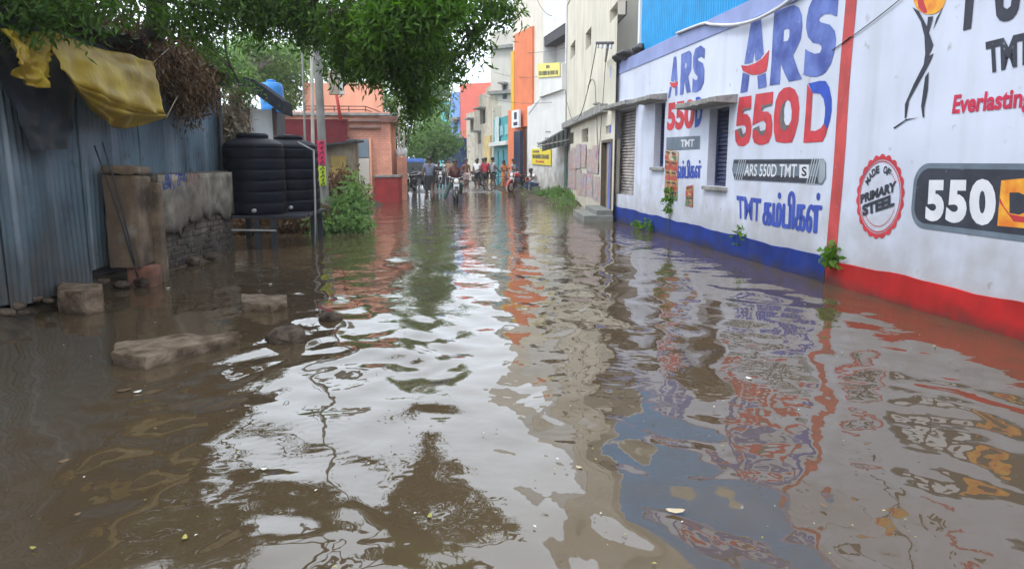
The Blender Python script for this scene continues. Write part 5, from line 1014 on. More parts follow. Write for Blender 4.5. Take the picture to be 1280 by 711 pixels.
tree('overhanging_tree', 'large dark tree behind the tin shed whose low limbs reach over the street', F2, [([F2, F2 + Vector((.2, -.3, 2.0)), F2 + Vector((.6, -.9, 3.6)), F2 + Vector((1.0, -1.6, 5.0)), F2 + Vector((1.5, -3.5, 6.0))], .42, .16),
     ([F2 + Vector((.4, -.5, 2.6)), at_y(172, 58, 11.2), at_y(196, 22, 10.6), Vector((-3.3, 9.6, 4.3)), Vector((-1.6, 8.9, 4.2)), Vector((.1, 8.7, 4.0)), Vector((1.0, 8.7, 3.7))], .2, .02),
     ([at_y(165, 62, 11.4), at_y(212, 20, 11.0), at_y(218, 60, 12.2)], .035, .015), ([at_y(300, -20, 12.2), at_y(280, 60, 12.6), at_y(300, 105, 13.2)], .03, .012), ([at_y(230, 25, 12.2), at_y(258, 58, 12.5), at_y(292, 88, 13.2)], .028, .012),
     ([Vector((-1.6, 8.9, 4.2)), at_y(470, 40, 8.8), at_y(515, 95, 9.0), at_y(520, 130, 9.2)], .035, .008), ([Vector((-.2, 8.7, 4.05)), at_y(560, 20, 8.8), at_y(592, 50, 9.0)], .025, .006), ([Vector((-4.8, 10.8, 4.9)), Vector((-4.2, 8, 5.6)), Vector((-4.4, 4, 6.2)), Vector((-4.8, 0, 6.3))], .14, .04)],
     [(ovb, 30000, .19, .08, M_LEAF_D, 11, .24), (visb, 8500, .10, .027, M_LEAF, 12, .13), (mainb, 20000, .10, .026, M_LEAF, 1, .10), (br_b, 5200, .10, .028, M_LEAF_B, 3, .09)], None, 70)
# dry brown creeper on the shed roof and eave
vb = [pb(175, 55, 10.6, 20, .6, .6), pb(220, 75, 11.6, 26, .9, .6), pb(245, 92, 12.2, 22, 1., .6), pb(205, 60, 11.2, 22, .7, .6), pb(232, 112, 12.0, 13, .8, .6), pb(160, 42, 10.4, 14, .9, .6), pb(85, 8, 10, 16, 1.2, .6), pb(110, 22, 10.2, 16, .9, .6)]
o, _ = leaves('dry_creeper', vb, 9000, .10, .03, M_DRY, None, 21, .8, .09, 14, True); del o['kind']; tag(o, 'mass of dry brown creeper hanging from the tin shed roof', 'creeper')
vb2 = [((x, y, 3.45), (.7, .8, .22)) for x, y in ((-4.6, 8.5), (-4.6, 10), (-4.5, 11.5), (-4.4, 13), (-5.4, 9), (-5.4, 12))]
o, _ = leaves('dry_creeper', vb2, 5000, .12, .04, M_DRY, None, 22, .3, .12, 14); del o['kind']; tag(o, 'dry brown leaf litter heaped along the top of the shed roof', 'creeper')
vb3 = [pb(292, 138, 14.2, 12, 1.2, .5), pb(282, 152, 14.2, 9, 1., .5), pb(300, 158, 14.3, 8, .9, .5), pb(296, 112, 14.4, 10, 1.2, .5)]
o, _ = leaves('pale_creeper', vb3, 1300, .12, .045, M_PALE, None, 23, .6, .09, 12, True); del o['kind']; tag(o, 'pale dried creeper dangling above the nearer black water tank', 'creeper')
# tangled bush round the pole
bb = [pb(425, 272, 17.0, 24, .75, .8), pb(440, 283, 16.6, 18, .5, .8), pb(408, 285, 16.4, 16, .6, .8), pb(450, 288, 16.8, 10, .5, .8), pb(436, 252, 17.2, 12, 1.1, .8), pb(448, 262, 17.2, 10, 1., .8), pb(441, 228, 17.6, 5, 1.3, .8)]
bb2 = [pb(425, 240, 18, 16, .9, .8), pb(405, 250, 17.6, 16, .9, .8), pb(440, 250, 18.0, 12, .9, .8), pb(398, 270, 16.6, 10, .9, .8), pb(430, 225, 18, 10, .9, .8), pb(446, 236, 18, 9, 1.2, .8), pb(412, 232, 17.6, 10, 1.1, .8)]
bsh = thing('roadside_bush', 'tangled green and brown bush growing at the foot of the plated pole', 'bush', at_z(425, 292))
leaves('green_foliage', bb, 5200, .15, .06, M_LEAF_F, bsh, 31, .3, .12); leaves('dry_foliage', bb2, 2600, .14, .05, M_DRY, bsh, 32, .5, .13)
mb = MB()
for i in range(26):
    a = at_z(400 + i * 1.9, 285); mb.tube(smooth_line([tuple(a), tuple(a + Vector((random.uniform(-.2, .2), random.uniform(-.2, .3), .4))), tuple(a + Vector((random.uniform(-.5, .5), random.uniform(-.3, .5), random.uniform(.5, 1.1))))], 3), .01, 5)
o = mb.build('stems', mat('dry_stem', (.25, .19, .1), .8, .2), bsh); o['kind'] = 'stuff'
# trees beyond
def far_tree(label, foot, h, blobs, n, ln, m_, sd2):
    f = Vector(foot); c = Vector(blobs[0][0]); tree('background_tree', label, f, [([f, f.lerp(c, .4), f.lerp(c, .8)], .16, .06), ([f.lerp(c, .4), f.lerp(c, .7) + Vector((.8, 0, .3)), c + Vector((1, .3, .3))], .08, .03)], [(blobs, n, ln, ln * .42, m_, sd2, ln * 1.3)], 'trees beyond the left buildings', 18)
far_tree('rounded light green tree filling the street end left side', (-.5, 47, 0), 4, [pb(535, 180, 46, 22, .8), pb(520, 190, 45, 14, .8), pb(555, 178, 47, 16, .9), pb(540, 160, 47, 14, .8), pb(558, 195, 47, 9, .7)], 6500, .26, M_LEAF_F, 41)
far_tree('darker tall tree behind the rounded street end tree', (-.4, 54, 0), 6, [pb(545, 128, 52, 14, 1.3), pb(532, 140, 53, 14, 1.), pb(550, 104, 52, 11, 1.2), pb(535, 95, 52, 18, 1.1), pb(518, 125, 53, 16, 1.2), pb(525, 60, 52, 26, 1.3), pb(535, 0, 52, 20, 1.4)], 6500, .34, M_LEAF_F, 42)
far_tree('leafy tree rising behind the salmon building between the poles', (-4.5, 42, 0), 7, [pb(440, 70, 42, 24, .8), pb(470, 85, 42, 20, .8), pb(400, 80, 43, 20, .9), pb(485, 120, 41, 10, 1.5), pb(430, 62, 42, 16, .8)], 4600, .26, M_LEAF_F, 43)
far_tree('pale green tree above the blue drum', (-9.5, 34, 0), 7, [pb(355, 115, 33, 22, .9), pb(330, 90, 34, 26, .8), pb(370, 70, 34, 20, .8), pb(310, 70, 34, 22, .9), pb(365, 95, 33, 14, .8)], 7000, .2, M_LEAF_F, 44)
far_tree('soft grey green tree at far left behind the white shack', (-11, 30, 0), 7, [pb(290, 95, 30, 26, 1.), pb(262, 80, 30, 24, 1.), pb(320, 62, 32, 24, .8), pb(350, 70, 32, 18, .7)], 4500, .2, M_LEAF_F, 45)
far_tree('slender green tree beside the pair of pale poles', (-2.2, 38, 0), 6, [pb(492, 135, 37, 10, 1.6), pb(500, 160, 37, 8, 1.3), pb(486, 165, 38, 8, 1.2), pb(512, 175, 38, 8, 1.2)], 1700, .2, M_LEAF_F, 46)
# weeds and saplings
def sapling(label, px, py, h, n, sd2, lean=0, clumps=3, name='wall_sapling', grp='weeds at the foot of the white wall', ln=.11):
    f = at_z(px, py); f = Vector((f.x - .04, f.y, -.05)); t = thing(name, label, 'plant', f, grp); tops = []
    for i in range(clumps):
        e = f + Vector((random.uniform(-.09, .06) + lean, random.uniform(-.12, .12), h * random.uniform(.6, 1))); tops.append(e); mb = MB(); mb.tube([f, f.lerp(e, .5) + Vector((.02, .02, 0)), e], [.008, .006, .003], 5); mb.build('stem', mat('green_stem', (.08, .14, .03), .6, .2), t)
    leaves('leaves', [(tuple(e), (.08, .09, h * .22)) for e in tops], n, ln, ln * .6, M_LEAF_B, t, sd2, .3, .05, 6)
sapling('bright green sapling where the red stripe meets the flood', 1048, 357, .52, 150, 51, 0, 5); sapling('small green sapling against the blue base below the lettering', 934, 322, .56, 100, 52, 0, 4)
sapling('tall thin sapling under the collage poster by the blue base', 838, 296, .95, 60, 53, .0, 4); sapling('low weed tuft at the waterline left of the tall thin sapling', 815, 290, .3, 60, 54, 0, 4); sapling('low scattered weed near far end of the blue base', 800, 286, .2, 30, 55, 0, 3)
gb = [pb(700, 246, 29.5, 14, .35, 1.2), pb(715, 250, 28.5, 10, .35, 1.2), pb(685, 246, 30.5, 10, .35, 1.), pb(725, 253, 27.6, 8, .35, 1.)]
o, _ = leaves('weed_patch', gb, 2600, .22, .05, M_LEAF_F, None, 61, -.6, .1); tag(o, 'low green weed patch on the mud below the cream wall', 'weeds')
o, _ = leaves('verge_weeds', [((4.3, y, .14), (.5, .8, .1)) for y in (24.5, 26, 33, 35)], 700, .16, .03, M_LEAF_F, None, 62, -.6, .1); tag(o, 'sparse grass tufts along the muddy right verge', 'weeds')
# floating leaves and scraps
m_fl = mat('yellow_leaf', (.3, .3, .04), .6, .3, 6, c2=(.42, .36, .1)); m_fb = mat('brown_leaf', (.12, .07, .035), .6, .3, 6); m_fw = mat('pale_scrap', (.6, .58, .52), .6, .1, 5)
def float_scrap(px, py, s, m_, label, nm='floating_leaf', cat='leaf'):
    p = at_z(px, py); mb = MB(); th = random.uniform(0, 3.14); P = []
    for i in range(8):
        t = i * math.pi / 4; x, y = math.cos(t) * s, math.sin(t) * s * .5 * (1 if i not in (0, 4) else 1); P.append((p.x + x * math.cos(th) - y * math.sin(th), p.y + x * math.sin(th) + y * math.cos(th), .012 + .004 * math.cos(2 * t)))
    P.append((p.x, p.y, .018)); mb.add(P, [(i, (i + 1) % 8, 8) for i in range(8)]); o = mb.build(nm, m_, None, smooth=True); tag(o, label, cat, 'leaves and scraps floating on the flood')
fl = [(231, 674, .022, m_fl, 'yellow leaf floating at lower left, the largest yellow one'), (537, 647, .022, m_fl, 'lime yellow leaf floating near the lower middle'), (42, 687, .016, m_fl, 'tiny yellow leaf floating in the bottom left corner'), (844, 640, .045, mat('tan_leaf', (.42, .34, .22), .6, .2), 'broad tan leaf floating on the grey reflection'), (936, 474, .03, m_fw, 'white scrap floating in front of the wall reflection'),
      (155, 489, .05, m_fb, 'long brown twig leaf floating just below the stone slab'), (80, 578, .03, m_fb, 'brown leaf floating at left of the dim water'), (172, 491, .03, m_fw, 'pale sliver floating beside the stone slab'), (1168, 434, .02, m_fl, 'yellow leaf floating beside the red wall base'), (210, 361, .03, m_fw, 'pale scrap floating in front of the brick wall'), (338, 356, .025, m_fw, 'white scrap floating behind the broken block'), (724, 586, .02, mat('tan_leaf', (.42, .34, .22), .6, .2), 'small tan leaf on the cream reflection'), (1030, 634, .02, m_fb, 'dark leaf floating under the red stripe reflection'), (97, 645, .016, m_fb, 'small dark leaf floating left of the bottom middle'), (330, 588, .018, m_fw, 'white foam speck floating amid the ripples')]
for a in fl: float_scrap(*a)

cb2 = [pb(330, 285, 16.6, 26, .8, .5), pb(372, 282, 16.8, 22, .9, .5), pb(300, 288, 16.4, 20, .7, .5), pb(350, 268, 17.2, 30, .8, .5), pb(392, 262, 17.4, 14, 1., .5)]
o, _ = leaves('dry_undergrowth', cb2, 5200, .13, .045, M_DRY, None, 71, .3, .12); tag(o, 'dry brown undergrowth on the bank behind the tank stand', 'undergrowth')
lw = MB(); lw.box((-3.6, 17.9, .4), (3.0, .25, 1.2), .02, 0, .02); tag(lw.build('mud_wall', mat('dark_mud_wall', (.1, .075, .055), .95, .3, 3, .5, 20), None, bevel=.04), 'low dark mud wall behind the tank stand', 'wall')

# fine floating specks of litter
r9 = np.random.RandomState(9); mb = MB()
for i in range(330):
    y = 2.4 + 9 * r9.rand() ** 1.6; x = r9.uniform(-.78, .78) * y + .1 * y
    if x > 4.6 or x < -3.9: continue
    s_ = r9.uniform(.004, .013); th = r9.rand() * 3.14; c, n_ = math.cos(th) * s_, math.sin(th) * s_
    mb.add([(x + c, y + n_, .013), (x - n_ * .5, y + c * .5, .016), (x - c, y - n_, .013), (x + n_ * .5, y - c * .5, .016)], [(0, 1, 2, 3)], [0, 0, 0, 1, 1, 2][int(r9.rand() * 6)])
o = mb.build('floating_specks', [m_fb, m_fl, m_fw]); tag(o, 'scattered tiny specks of leaf litter floating on the flood', 'litter', kind='stuff')

for i, (a, b_) in enumerate((((192, 78), (214, 58)), ((65, 40), (52, 22)), ((209, 145), (222, 120)))):
    mb = MB(); mb.tube([SH.px(*a, .5), SH.px(*b_, .42)], .007, 5); tag(mb.build('tarp_rope', mat('pale_rope', (.3, .26, .18), .9, .2), None), ['rope tying the upper right corner of the yellow tarpaulin', 'rope tying the upper left corner of the yellow tarpaulin', 'rope tying the lower right tip of the yellow tarpaulin'][i], 'rope', 'ropes holding the tarpaulin')

# ------------------------------------------------------------------ PEOPLE
BASE = dict(pelvis=(0, 0, .93), belly=(0, .0, 1.08), chest=(0, .01, 1.27), neck=(0, .01, 1.44), chin=(0, -.01, 1.53), head=(0, -.01, 1.61), crown=(0, .0, 1.68),
            shL=(.17, .01, 1.38), elL=(.23, .04, 1.12), wrL=(.24, -.06, .89), shR=(-.17, .01, 1.38), elR=(-.23, .04, 1.12), wrR=(-.24, -.06, .89),
            hiL=(.09, 0, .89), knL=(.1, -.02, .49), anL=(.1, .02, .09), toL=(.12, -.13, .035), hiR=(-.09, 0, .89), knR=(-.1, -.02, .49), anR=(-.1, .02, .09), toR=(-.12, -.13, .035))
RAD = dict(pelvis=(.15, .11), belly=(.14, .105), chest=(.155, .11), neck=(.055, .055), chin=(.075, .08), head=(.085, .1), crown=(.06, .07), sh=.062, el=.043, wr=.03, hi=.085, kn=.06, an=.042, to=.04)
BONES = [('pelvis', 'belly'), ('belly', 'chest'), ('chest', 'neck'), ('neck', 'chin'), ('chin', 'head'), ('head', 'crown')] + [(a + s_, b + s_) for s_ in 'LR' for a, b in (('sh', 'el'), ('el', 'wr'), ('hi', 'kn'), ('kn', 'an'), ('an', 'to'))] + [('chest', 'shL'), ('chest', 'shR'), ('pelvis', 'hiL'), ('pelvis', 'hiR')]
def skin_mesh(name, V, E, Rr_, material, parent, sub=1, root=0):
    me = bpy.data.meshes.new(name); me.from_pydata([Vector(v) for v in V], E, []); o = bpy.data.objects.new('tmp', me); col.objects.link(o)
    md = o.modifiers.new('s', 'SKIN'); md.use_smooth_shade = True
    for i, r in enumerate(Rr_): me.skin_vertices[0].data[i].radius = r if isinstance(r, tuple) else (r, r)
    me.skin_vertices[0].data[root].use_root = True
    s2 = o.modifiers.new('b', 'SUBSURF'); s2.levels = sub; s2.render_levels = sub
    dg = bpy.context.evaluated_depsgraph_get(); m2 = bpy.data.meshes.new_from_object(o.evaluated_get(dg)); bpy.data.objects.remove(o); bpy.data.meshes.remove(me)
    m2.name = name; m2.materials.clear(); m2.materials.append(material)
    for p in m2.polygons: p.use_smooth = True
    o = bpy.data.objects.new(name, m2); col.objects.link(o); o.parent = parent; return o
SKINS = [mat('brown_skin', (.16, .075, .045), .55, .08, 9, coord='obj'), mat('dark_skin', (.10, .05, .033), .55, .08, 9, coord='obj'), mat('tan_skin', (.24, .12, .075), .55, .08, 9, coord='obj')]
m_hair = mat('black_hair', (.012, .01, .01), .5, .2, 20, coord='obj')
def cloth(nm, c): return mat('cloth_' + nm, c, .85, .16, 5, .3, 30, coord='obj')
def person(label, px, py, rz, h=1.68, pose=None, skin=0, shirt=None, bottom=None, bcol=None, sleeves=.55, z=0.02, face=True, group='people out on the flooded street', loc=None, hairlen=0):
    f = Vector(loc) if loc is not None else at_z(px, py, z); t = thing('person', label, 'person', f, group); J = dict(BASE)
    if pose: J.update(pose)
    k = h / 1.70; J = {a: Vector(b) * k for a, b in J.items()}
    t.rotation_euler = (0, 0, rz); names = list(J); idx = {n_: i for i, n_ in enumerate(names)}; V = [J[n_] for n_ in names]; Rl = []
    for n_ in names: r = RAD.get(n_, RAD.get(n_[:2])); Rl.append(tuple(x * k for x in r) if isinstance(r, tuple) else r * k)
    E_ = [(idx[a], idx[b]) for a, b in BONES]
    fwd = Vector((0, -1, 0))
    # hands: palm, four unequal fingers and a thumb, gently curled
    for s_ in 'LR':
        wv = J['wr' + s_]; d = (wv - J['el' + s_]).normalized(); side = d.cross(Vector((1, 0, 0)) if abs(d.x) < .8 else Vector((0, 0, 1))).normalized(); pal = d.cross(side)
        V.append(wv + d * .055 * k); Rl.append((.034 * k, .02 * k)); pi_ = len(V) - 1; E_.append((idx['wr' + s_], pi_))
        for q, (o_, ln) in enumerate(((-.028, .06), (-.009, .07), (.01, .066), (.028, .052))):
            b0 = wv + d * (.085) * k + side * o_ * k; V.append(b0); Rl.append(.0095 * k); E_.append((pi_, len(V) - 1)); V.append(b0 + (d * .8 + pal * .45).normalized() * ln * k); Rl.append(.0075 * k); E_.append((len(V) - 2, len(V) - 1))
        V.append(wv + d * .06 * k + side * .055 * k); Rl.append(.01 * k); E_.append((idx['wr' + s_], len(V) - 1))
    # nose and ears
    hd = J['head']; hf = (J['chin'] - J['neck']); hf = Vector((0, -1, 0))
    V.append(hd + Vector((0, -.105, -.015)) * k); Rl.append(.014 * k); E_.append((idx['head'], len(V) - 1))
    body_ = skin_mesh('body', V, E_, Rl, SKINS[skin], t, 1, idx['pelvis'])
    if face:
        for sx in (-1, 1): mb = MB(); mb.ball(hd + Vector((sx * .033, -.088, .012)) * k, .011 * k, n=6, k=4); mb.build('eye', m_hair, t, local=True)
        mb = MB(); mb.ball(hd + Vector((0, -.086, -.058)) * k, (.024 * k, .01 * k, .006 * k), n=8, k=4); mb.build('mouth', mat('lip', (.12, .04, .035), .5, coord='obj'), t, local=True)
        for sx in (-1, 1): mb = MB(); mb.ball(hd + Vector((sx * .088, 0, -.01)) * k, (.012 * k, .02 * k, .03 * k), n=7, k=5); mb.build('ear', SKINS[skin], t, local=True)
    mb = MB(); hv = hd + Vector((0, .018, .04)) * k; mb.ball(hv, (.098 * k, .112 * k, .092 * k), n=14, k=9)
    if hairlen: mb.ball(hv + Vector((0, .07, -.08)) * k, (.07 * k, .05 * k, .09 * k), n=10, k=6)
    mb.build('hair', m_hair, t, smooth=True, local=True)
    if shirt:
        n2 = ['pelvis', 'belly', 'chest', 'neck', 'shL', 'elL', 'shR', 'elR']; VV = [J[a].copy() for a in n2]; VV[3] = J['chest'].lerp(J['neck'], .62)
        VV[5] = J['shL'].lerp(J['elL'], sleeves); VV[7] = J['shR'].lerp(J['elR'], sleeves); VV[0] = VV[0] - (J['belly'] - J['pelvis']) * .35
        rr = [(.175, .135), (.168, .13), (.178, .13), (.07, .07), .085, .07, .085, .07]
        skin_mesh('shirt', VV, [(0, 1), (1, 2), (2, 3), (2, 4), (4, 5), (2, 6), (6, 7)], [tuple(x * k for x in r) if isinstance(r, tuple) else r * k for r in rr], shirt, t, 2)
    if bottom in ('trousers', 'shorts'):
        e = .93 if bottom == 'trousers' else -1; VV = [J['pelvis'].lerp(J['belly'], .3)]; Ed = []; rr = [(.165, .125)]
        for s_ in 'LR':
            b = len(VV); VV += [J['hi' + s_]]; rr += [.105]; Ed.append((0, b))
            if bottom == 'trousers': VV += [J['kn' + s_], J['kn' + s_].lerp(J['an' + s_], .9)]; rr += [.082, .066]; Ed += [(b, b + 1), (b + 1, b + 2)]
            else: VV += [J['hi' + s_].lerp(J['kn' + s_], .85)]; rr += [.098]; Ed += [(b, b + 1)]
        skin_mesh('trousers' if bottom == 'trousers' else 'shorts', VV, Ed, [tuple(x * k for x in r) if isinstance(r, tuple) else r * k for r in rr], bcol, t, 2)
    if bottom in ('lungi', 'saree'):
        mid = lambda a, u: J['hiL'].lerp(J['knL'], u).lerp(J['hiR'].lerp(J['knR'], u), .5) if a else J['knL'].lerp(J['anL'], u).lerp(J['knR'].lerp(J['anR'], u), .5)
        c = [J['pelvis'].lerp(J['belly'], .4), J['pelvis'], mid(1, .5), mid(1, 1.0)] + ([mid(0, .25)] if bottom == 'lungi' else [mid(0, .5), mid(0, .92)]); rx = [.165, .185, .185, .18, .18, .2][:len(c)]
        mb = MB(); n_ = 20; VV = []
        for i, (p, r) in enumerate(zip(c, rx)): VV += [p + Vector((math.cos(2 * math.pi * j / n_) * (r * k) * (1 + .05 * i / len(c) * math.sin(j * 2.5)), math.sin(2 * math.pi * j / n_) * r * .72 * k * (1 + .07 * i / len(c) * math.sin(j * 2.5 + 1)), 0)) for j in range(n_)]
        mb.add(VV, [(i * n_ + j, i * n_ + (j + 1) % n_, (i + 1) * n_ + (j + 1) % n_, (i + 1) * n_ + j) for i in range(len(c) - 1) for j in range(n_)]); mb.build(bottom, bcol, t, smooth=True, local=True)
    return t
WALK = dict(knL=(.1, -.16, .5), anL=(.1, -.12, .12), toL=(.12, -.27, .05), knR=(-.1, .06, .49), anR=(-.1, .28, .13), toR=(-.11, .18, .04), elL=(.25, .1, 1.13), wrL=(.24, .1, .9), elR=(-.24, -.02, 1.12), wrR=(-.23, -.16, .92))
c_bg = cloth('blue_grey', (.13, .16, .24)); c_blk = cloth('black', (.02, .02, .026)); c_red = cloth('red', (.38, .02, .05)); c_wht = cloth('white', (.62, .62, .63)); c_gry = cloth('grey', (.3, .31, .34)); c_or = cloth('orange', (.5, .2, .06)); c_mar = cloth('maroon', (.09, .02, .025))
c_grn = cloth('dark_green', (.035, .07, .06)); c_dk = cloth('charcoal', (.05, .05, .06)); c_blu = cloth('denim', (.06, .09, .2)); c_pk = cloth('pale_pink', (.5, .4, .4))
person('man walking away in blue grey shirt and black lungi, nearest on the street', 537, 251, math.pi + .1, 1.72, WALK, 1, c_bg, 'lungi', c_blk, face=False)
rp = at_z(570, 255)
person('motorcycle rider in dark red shirt with one leg stretched to the ground', 0, 0, .05, 1.68, dict(pelvis=(0, .22, .84), belly=(0, .2, 1.0), chest=(0, .12, 1.2), neck=(0, .06, 1.36), chin=(0, .02, 1.46), head=(0, .01, 1.54), crown=(0, .02, 1.62), shL=(.18, .1, 1.31), elL=(.31, -.1, 1.12), wrL=(.3, -.3, 1.03), shR=(-.18, .1, 1.31), elR=(-.31, -.1, 1.12), wrR=(-.3, -.3, 1.03),
       hiL=(.1, .2, .82), knL=(.22, -.12, .68), anL=(.2, .06, .3), toL=(.22, -.1, .27), hiR=(-.1, .2, .82), knR=(-.3, .04, .5), anR=(-.45, -.05, .09), toR=(-.5, -.2, .04)), 0, c_mar, 'trousers', c_grn, loc=(rp.x, rp.y + .75, 0))
person('shirtless man in short pale wrap, standing just right of the rider', 583, 238, .4, 1.66, None, 0, None, 'shorts', c_pk)
person('man in light shirt and black shorts standing left of the red shirt', 597, 236, -.5, 1.68, dict(wrL=(.1, -.26, 1.05), elL=(.24, -.06, 1.14)), 1, c_wht, 'shorts', c_blk)
person('man in bright red shirt and black shorts with bare legs', 607, 238, 2.6, 1.72, None, 1, c_red, 'shorts', c_blk, face=False)
person('man in pale grey shirt and grey trousers beside the bicycle', 616, 238, 2.2, 1.74, dict(wrR=(-.2, -.3, 1.0), elR=(-.26, -.04, 1.14)), 0, c_gry, 'shorts', c_dk, face=False)
person('woman wrapped in an orange sari standing behind the bicycle', 630, 235.5, .6, 1.58, dict(wrL=(.08, -.24, 1.1), elL=(.24, -.03, 1.14), wrR=(-.06, -.24, 1.06), elR=(-.24, -.03, 1.13)), 1, c_or, 'saree', c_or, hairlen=1)
person('man in dark grey shirt leaning back against the red motorcycle', 642, 238, 1.1, 1.66, dict(pelvis=(0, .12, .86), hiL=(.09, .12, .82), hiR=(-.09, .12, .82), wrL=(.05, -.2, 1.12), elL=(.24, -.02, 1.14), wrR=(-.05, -.22, 1.1), elR=(-.24, -.02, 1.14)), 1, c_gry, 'trousers', c_dk)
person('man with white shirt far back beside the dark scooter', 557, 234, .2, 1.66, None, 1, c_wht, 'trousers', c_dk)
person('man in dark shirt riding the far scooter', 0, 0, .15, 1.6, dict(pelvis=(0, .2, .8), chest=(0, .14, 1.17), belly=(0, .18, .97), neck=(0, .1, 1.33), chin=(0, .07, 1.42), head=(0, .06, 1.5), crown=(0, .07, 1.58), shL=(.17, .12, 1.28), shR=(-.17, .12, 1.28), elL=(.26, -.06, 1.08), elR=(-.26, -.06, 1.08), wrL=(.26, -.26, .98), wrR=(-.26, -.26, .98), hiL=(.1, .18, .78), hiR=(-.1, .18, .78), knL=(.17, -.16, .62), knR=(-.17, -.16, .62), anL=(.17, -.05, .28), anR=(-.17, -.05, .28), toL=(.18, -.2, .25), toR=(-.18, -.2, .25)), 1, c_dk, 'trousers', c_blk, loc=tuple(at_z(549, 236, .02) + Vector((0, .7, 0))))
person('man in tan shirt behind the rider, half hidden', 562, 235, .1, 1.68, None, 2, cloth('tan', (.36, .24, .16)), 'trousers', c_dk)
person('man in white shirt at the back left of the street', 545, 233.5, .3, 1.66, None, 1, c_wht, 'trousers', c_dk)
for lb, px, py, rz_, h_, sk_, sh_, bt_, bc_ in (('man in black shirt at the back of crowd, half hidden by red shirt', 604, 233.5, .2, 1.7, 1, c_blk, 'trousers', c_dk), ('person in pale pink top at the rear of the crowd by the old cream house', 596, 234, .1, 1.62, 0, c_pk, 'trousers', c_dk)):
    person(lb, px, py, rz_, h_, None, sk_, sh_, bt_, bc_)
sx = at_z(667, 240, .14)
person('man in white shirt sitting hunched on a low block by the white building', 0, 0, -1.0, 1.66, dict(pelvis=(0, .06, .36), belly=(0, .04, .52), chest=(0, -.06, .72), neck=(0, -.13, .87), chin=(0, -.19, .95), head=(0, -.2, 1.02), crown=(0, -.19, 1.1), shL=(.17, -.09, .83), shR=(-.17, -.09, .83), elL=(.24, -.3, .62), elR=(-.24, -.3, .62), wrL=(.08, -.44, .5), wrR=(-.08, -.44, .48), hiL=(.09, .04, .34), hiR=(-.09, .04, .34), knL=(.13, -.36, .46), knR=(-.13, -.36, .46), anL=(.12, -.3, .09), anR=(-.12, -.3, .09), toL=(.13, -.46, .04), toR=(-.13, -.46, .04)), 1, c_wht, 'trousers', c_blu, loc=tuple(sx))
mb = MB(); mb.box((sx.x + .02, sx.y + .06, sx.z + .12), (.5, .4, .3), .3, 0, .02); tag(mb.build('seat_block', m_conc, None, bevel=.03), 'low concrete block under the sitting man in white', 'block')

# ------------------------------------------------------------------ VEHICLES
m_tyre = mat('tyre_rubber', (.015, .015, .016), .8, .2, 20, coord='obj'); m_rim = mat('grey_rim', (.3, .3, .31), .35, .1, 6, metal=.7, coord='obj'); m_chr = mat('dull_chrome', (.5, .5, .5), .25, .05, 6, metal=.9, coord='obj'); m_eng = mat('engine_grey', (.08, .08, .085), .5, .2, 9, metal=.3, coord='obj'); m_seat = mat('seat_vinyl', (.02, .02, .022), .5, .1, 9, coord='obj'); m_lens = mat('lamp_glass', (.8, .82, .85), .1, .02, 3, coord='obj')
def wheel(parent, x, y, r, wd_, name='wheel'):
    mb = MB(); n_ = 26; V = []; k_ = 8
    for i in range(n_):
        a = 2 * math.pi * i / n_
        for j in range(k_): b_ = 2 * math.pi * j / k_; q = r - wd_ * .6 + wd_ * .6 * math.cos(b_); V.append((x + wd_ * .5 * math.sin(b_), y + q * math.cos(a), r + q * math.sin(a)))
    mb.add(V, [(i * k_ + j, i * k_ + (j + 1) % k_, ((i + 1) % n_) * k_ + (j + 1) % k_, ((i + 1) % n_) * k_ + j) for i in range(n_) for j in range(k_)]); tw_ = mb.build(name, m_tyre, parent, smooth=True, local=True)
    mb = MB()
    for i in range(10): a = 2 * math.pi * i / 10; mb.tube([(x, y, r), (x, y + (r - wd_ * .9) * math.cos(a), r + (r - wd_ * .9) * math.sin(a))], .006 if wd_ < .06 else .012, 5)
    mb.tube([(x - .05, y, r), (x + .05, y, r)], .035, 8)
    pts = [(x, y + (r - wd_ * 1.1) * math.cos(2 * math.pi * i / 26), r + (r - wd_ * 1.1) * math.sin(2 * math.pi * i / 26)) for i in range(27)]; mb.tube(pts, .014, 6); o = mb.build('rim', m_rim, tw_, local=True); return tw_
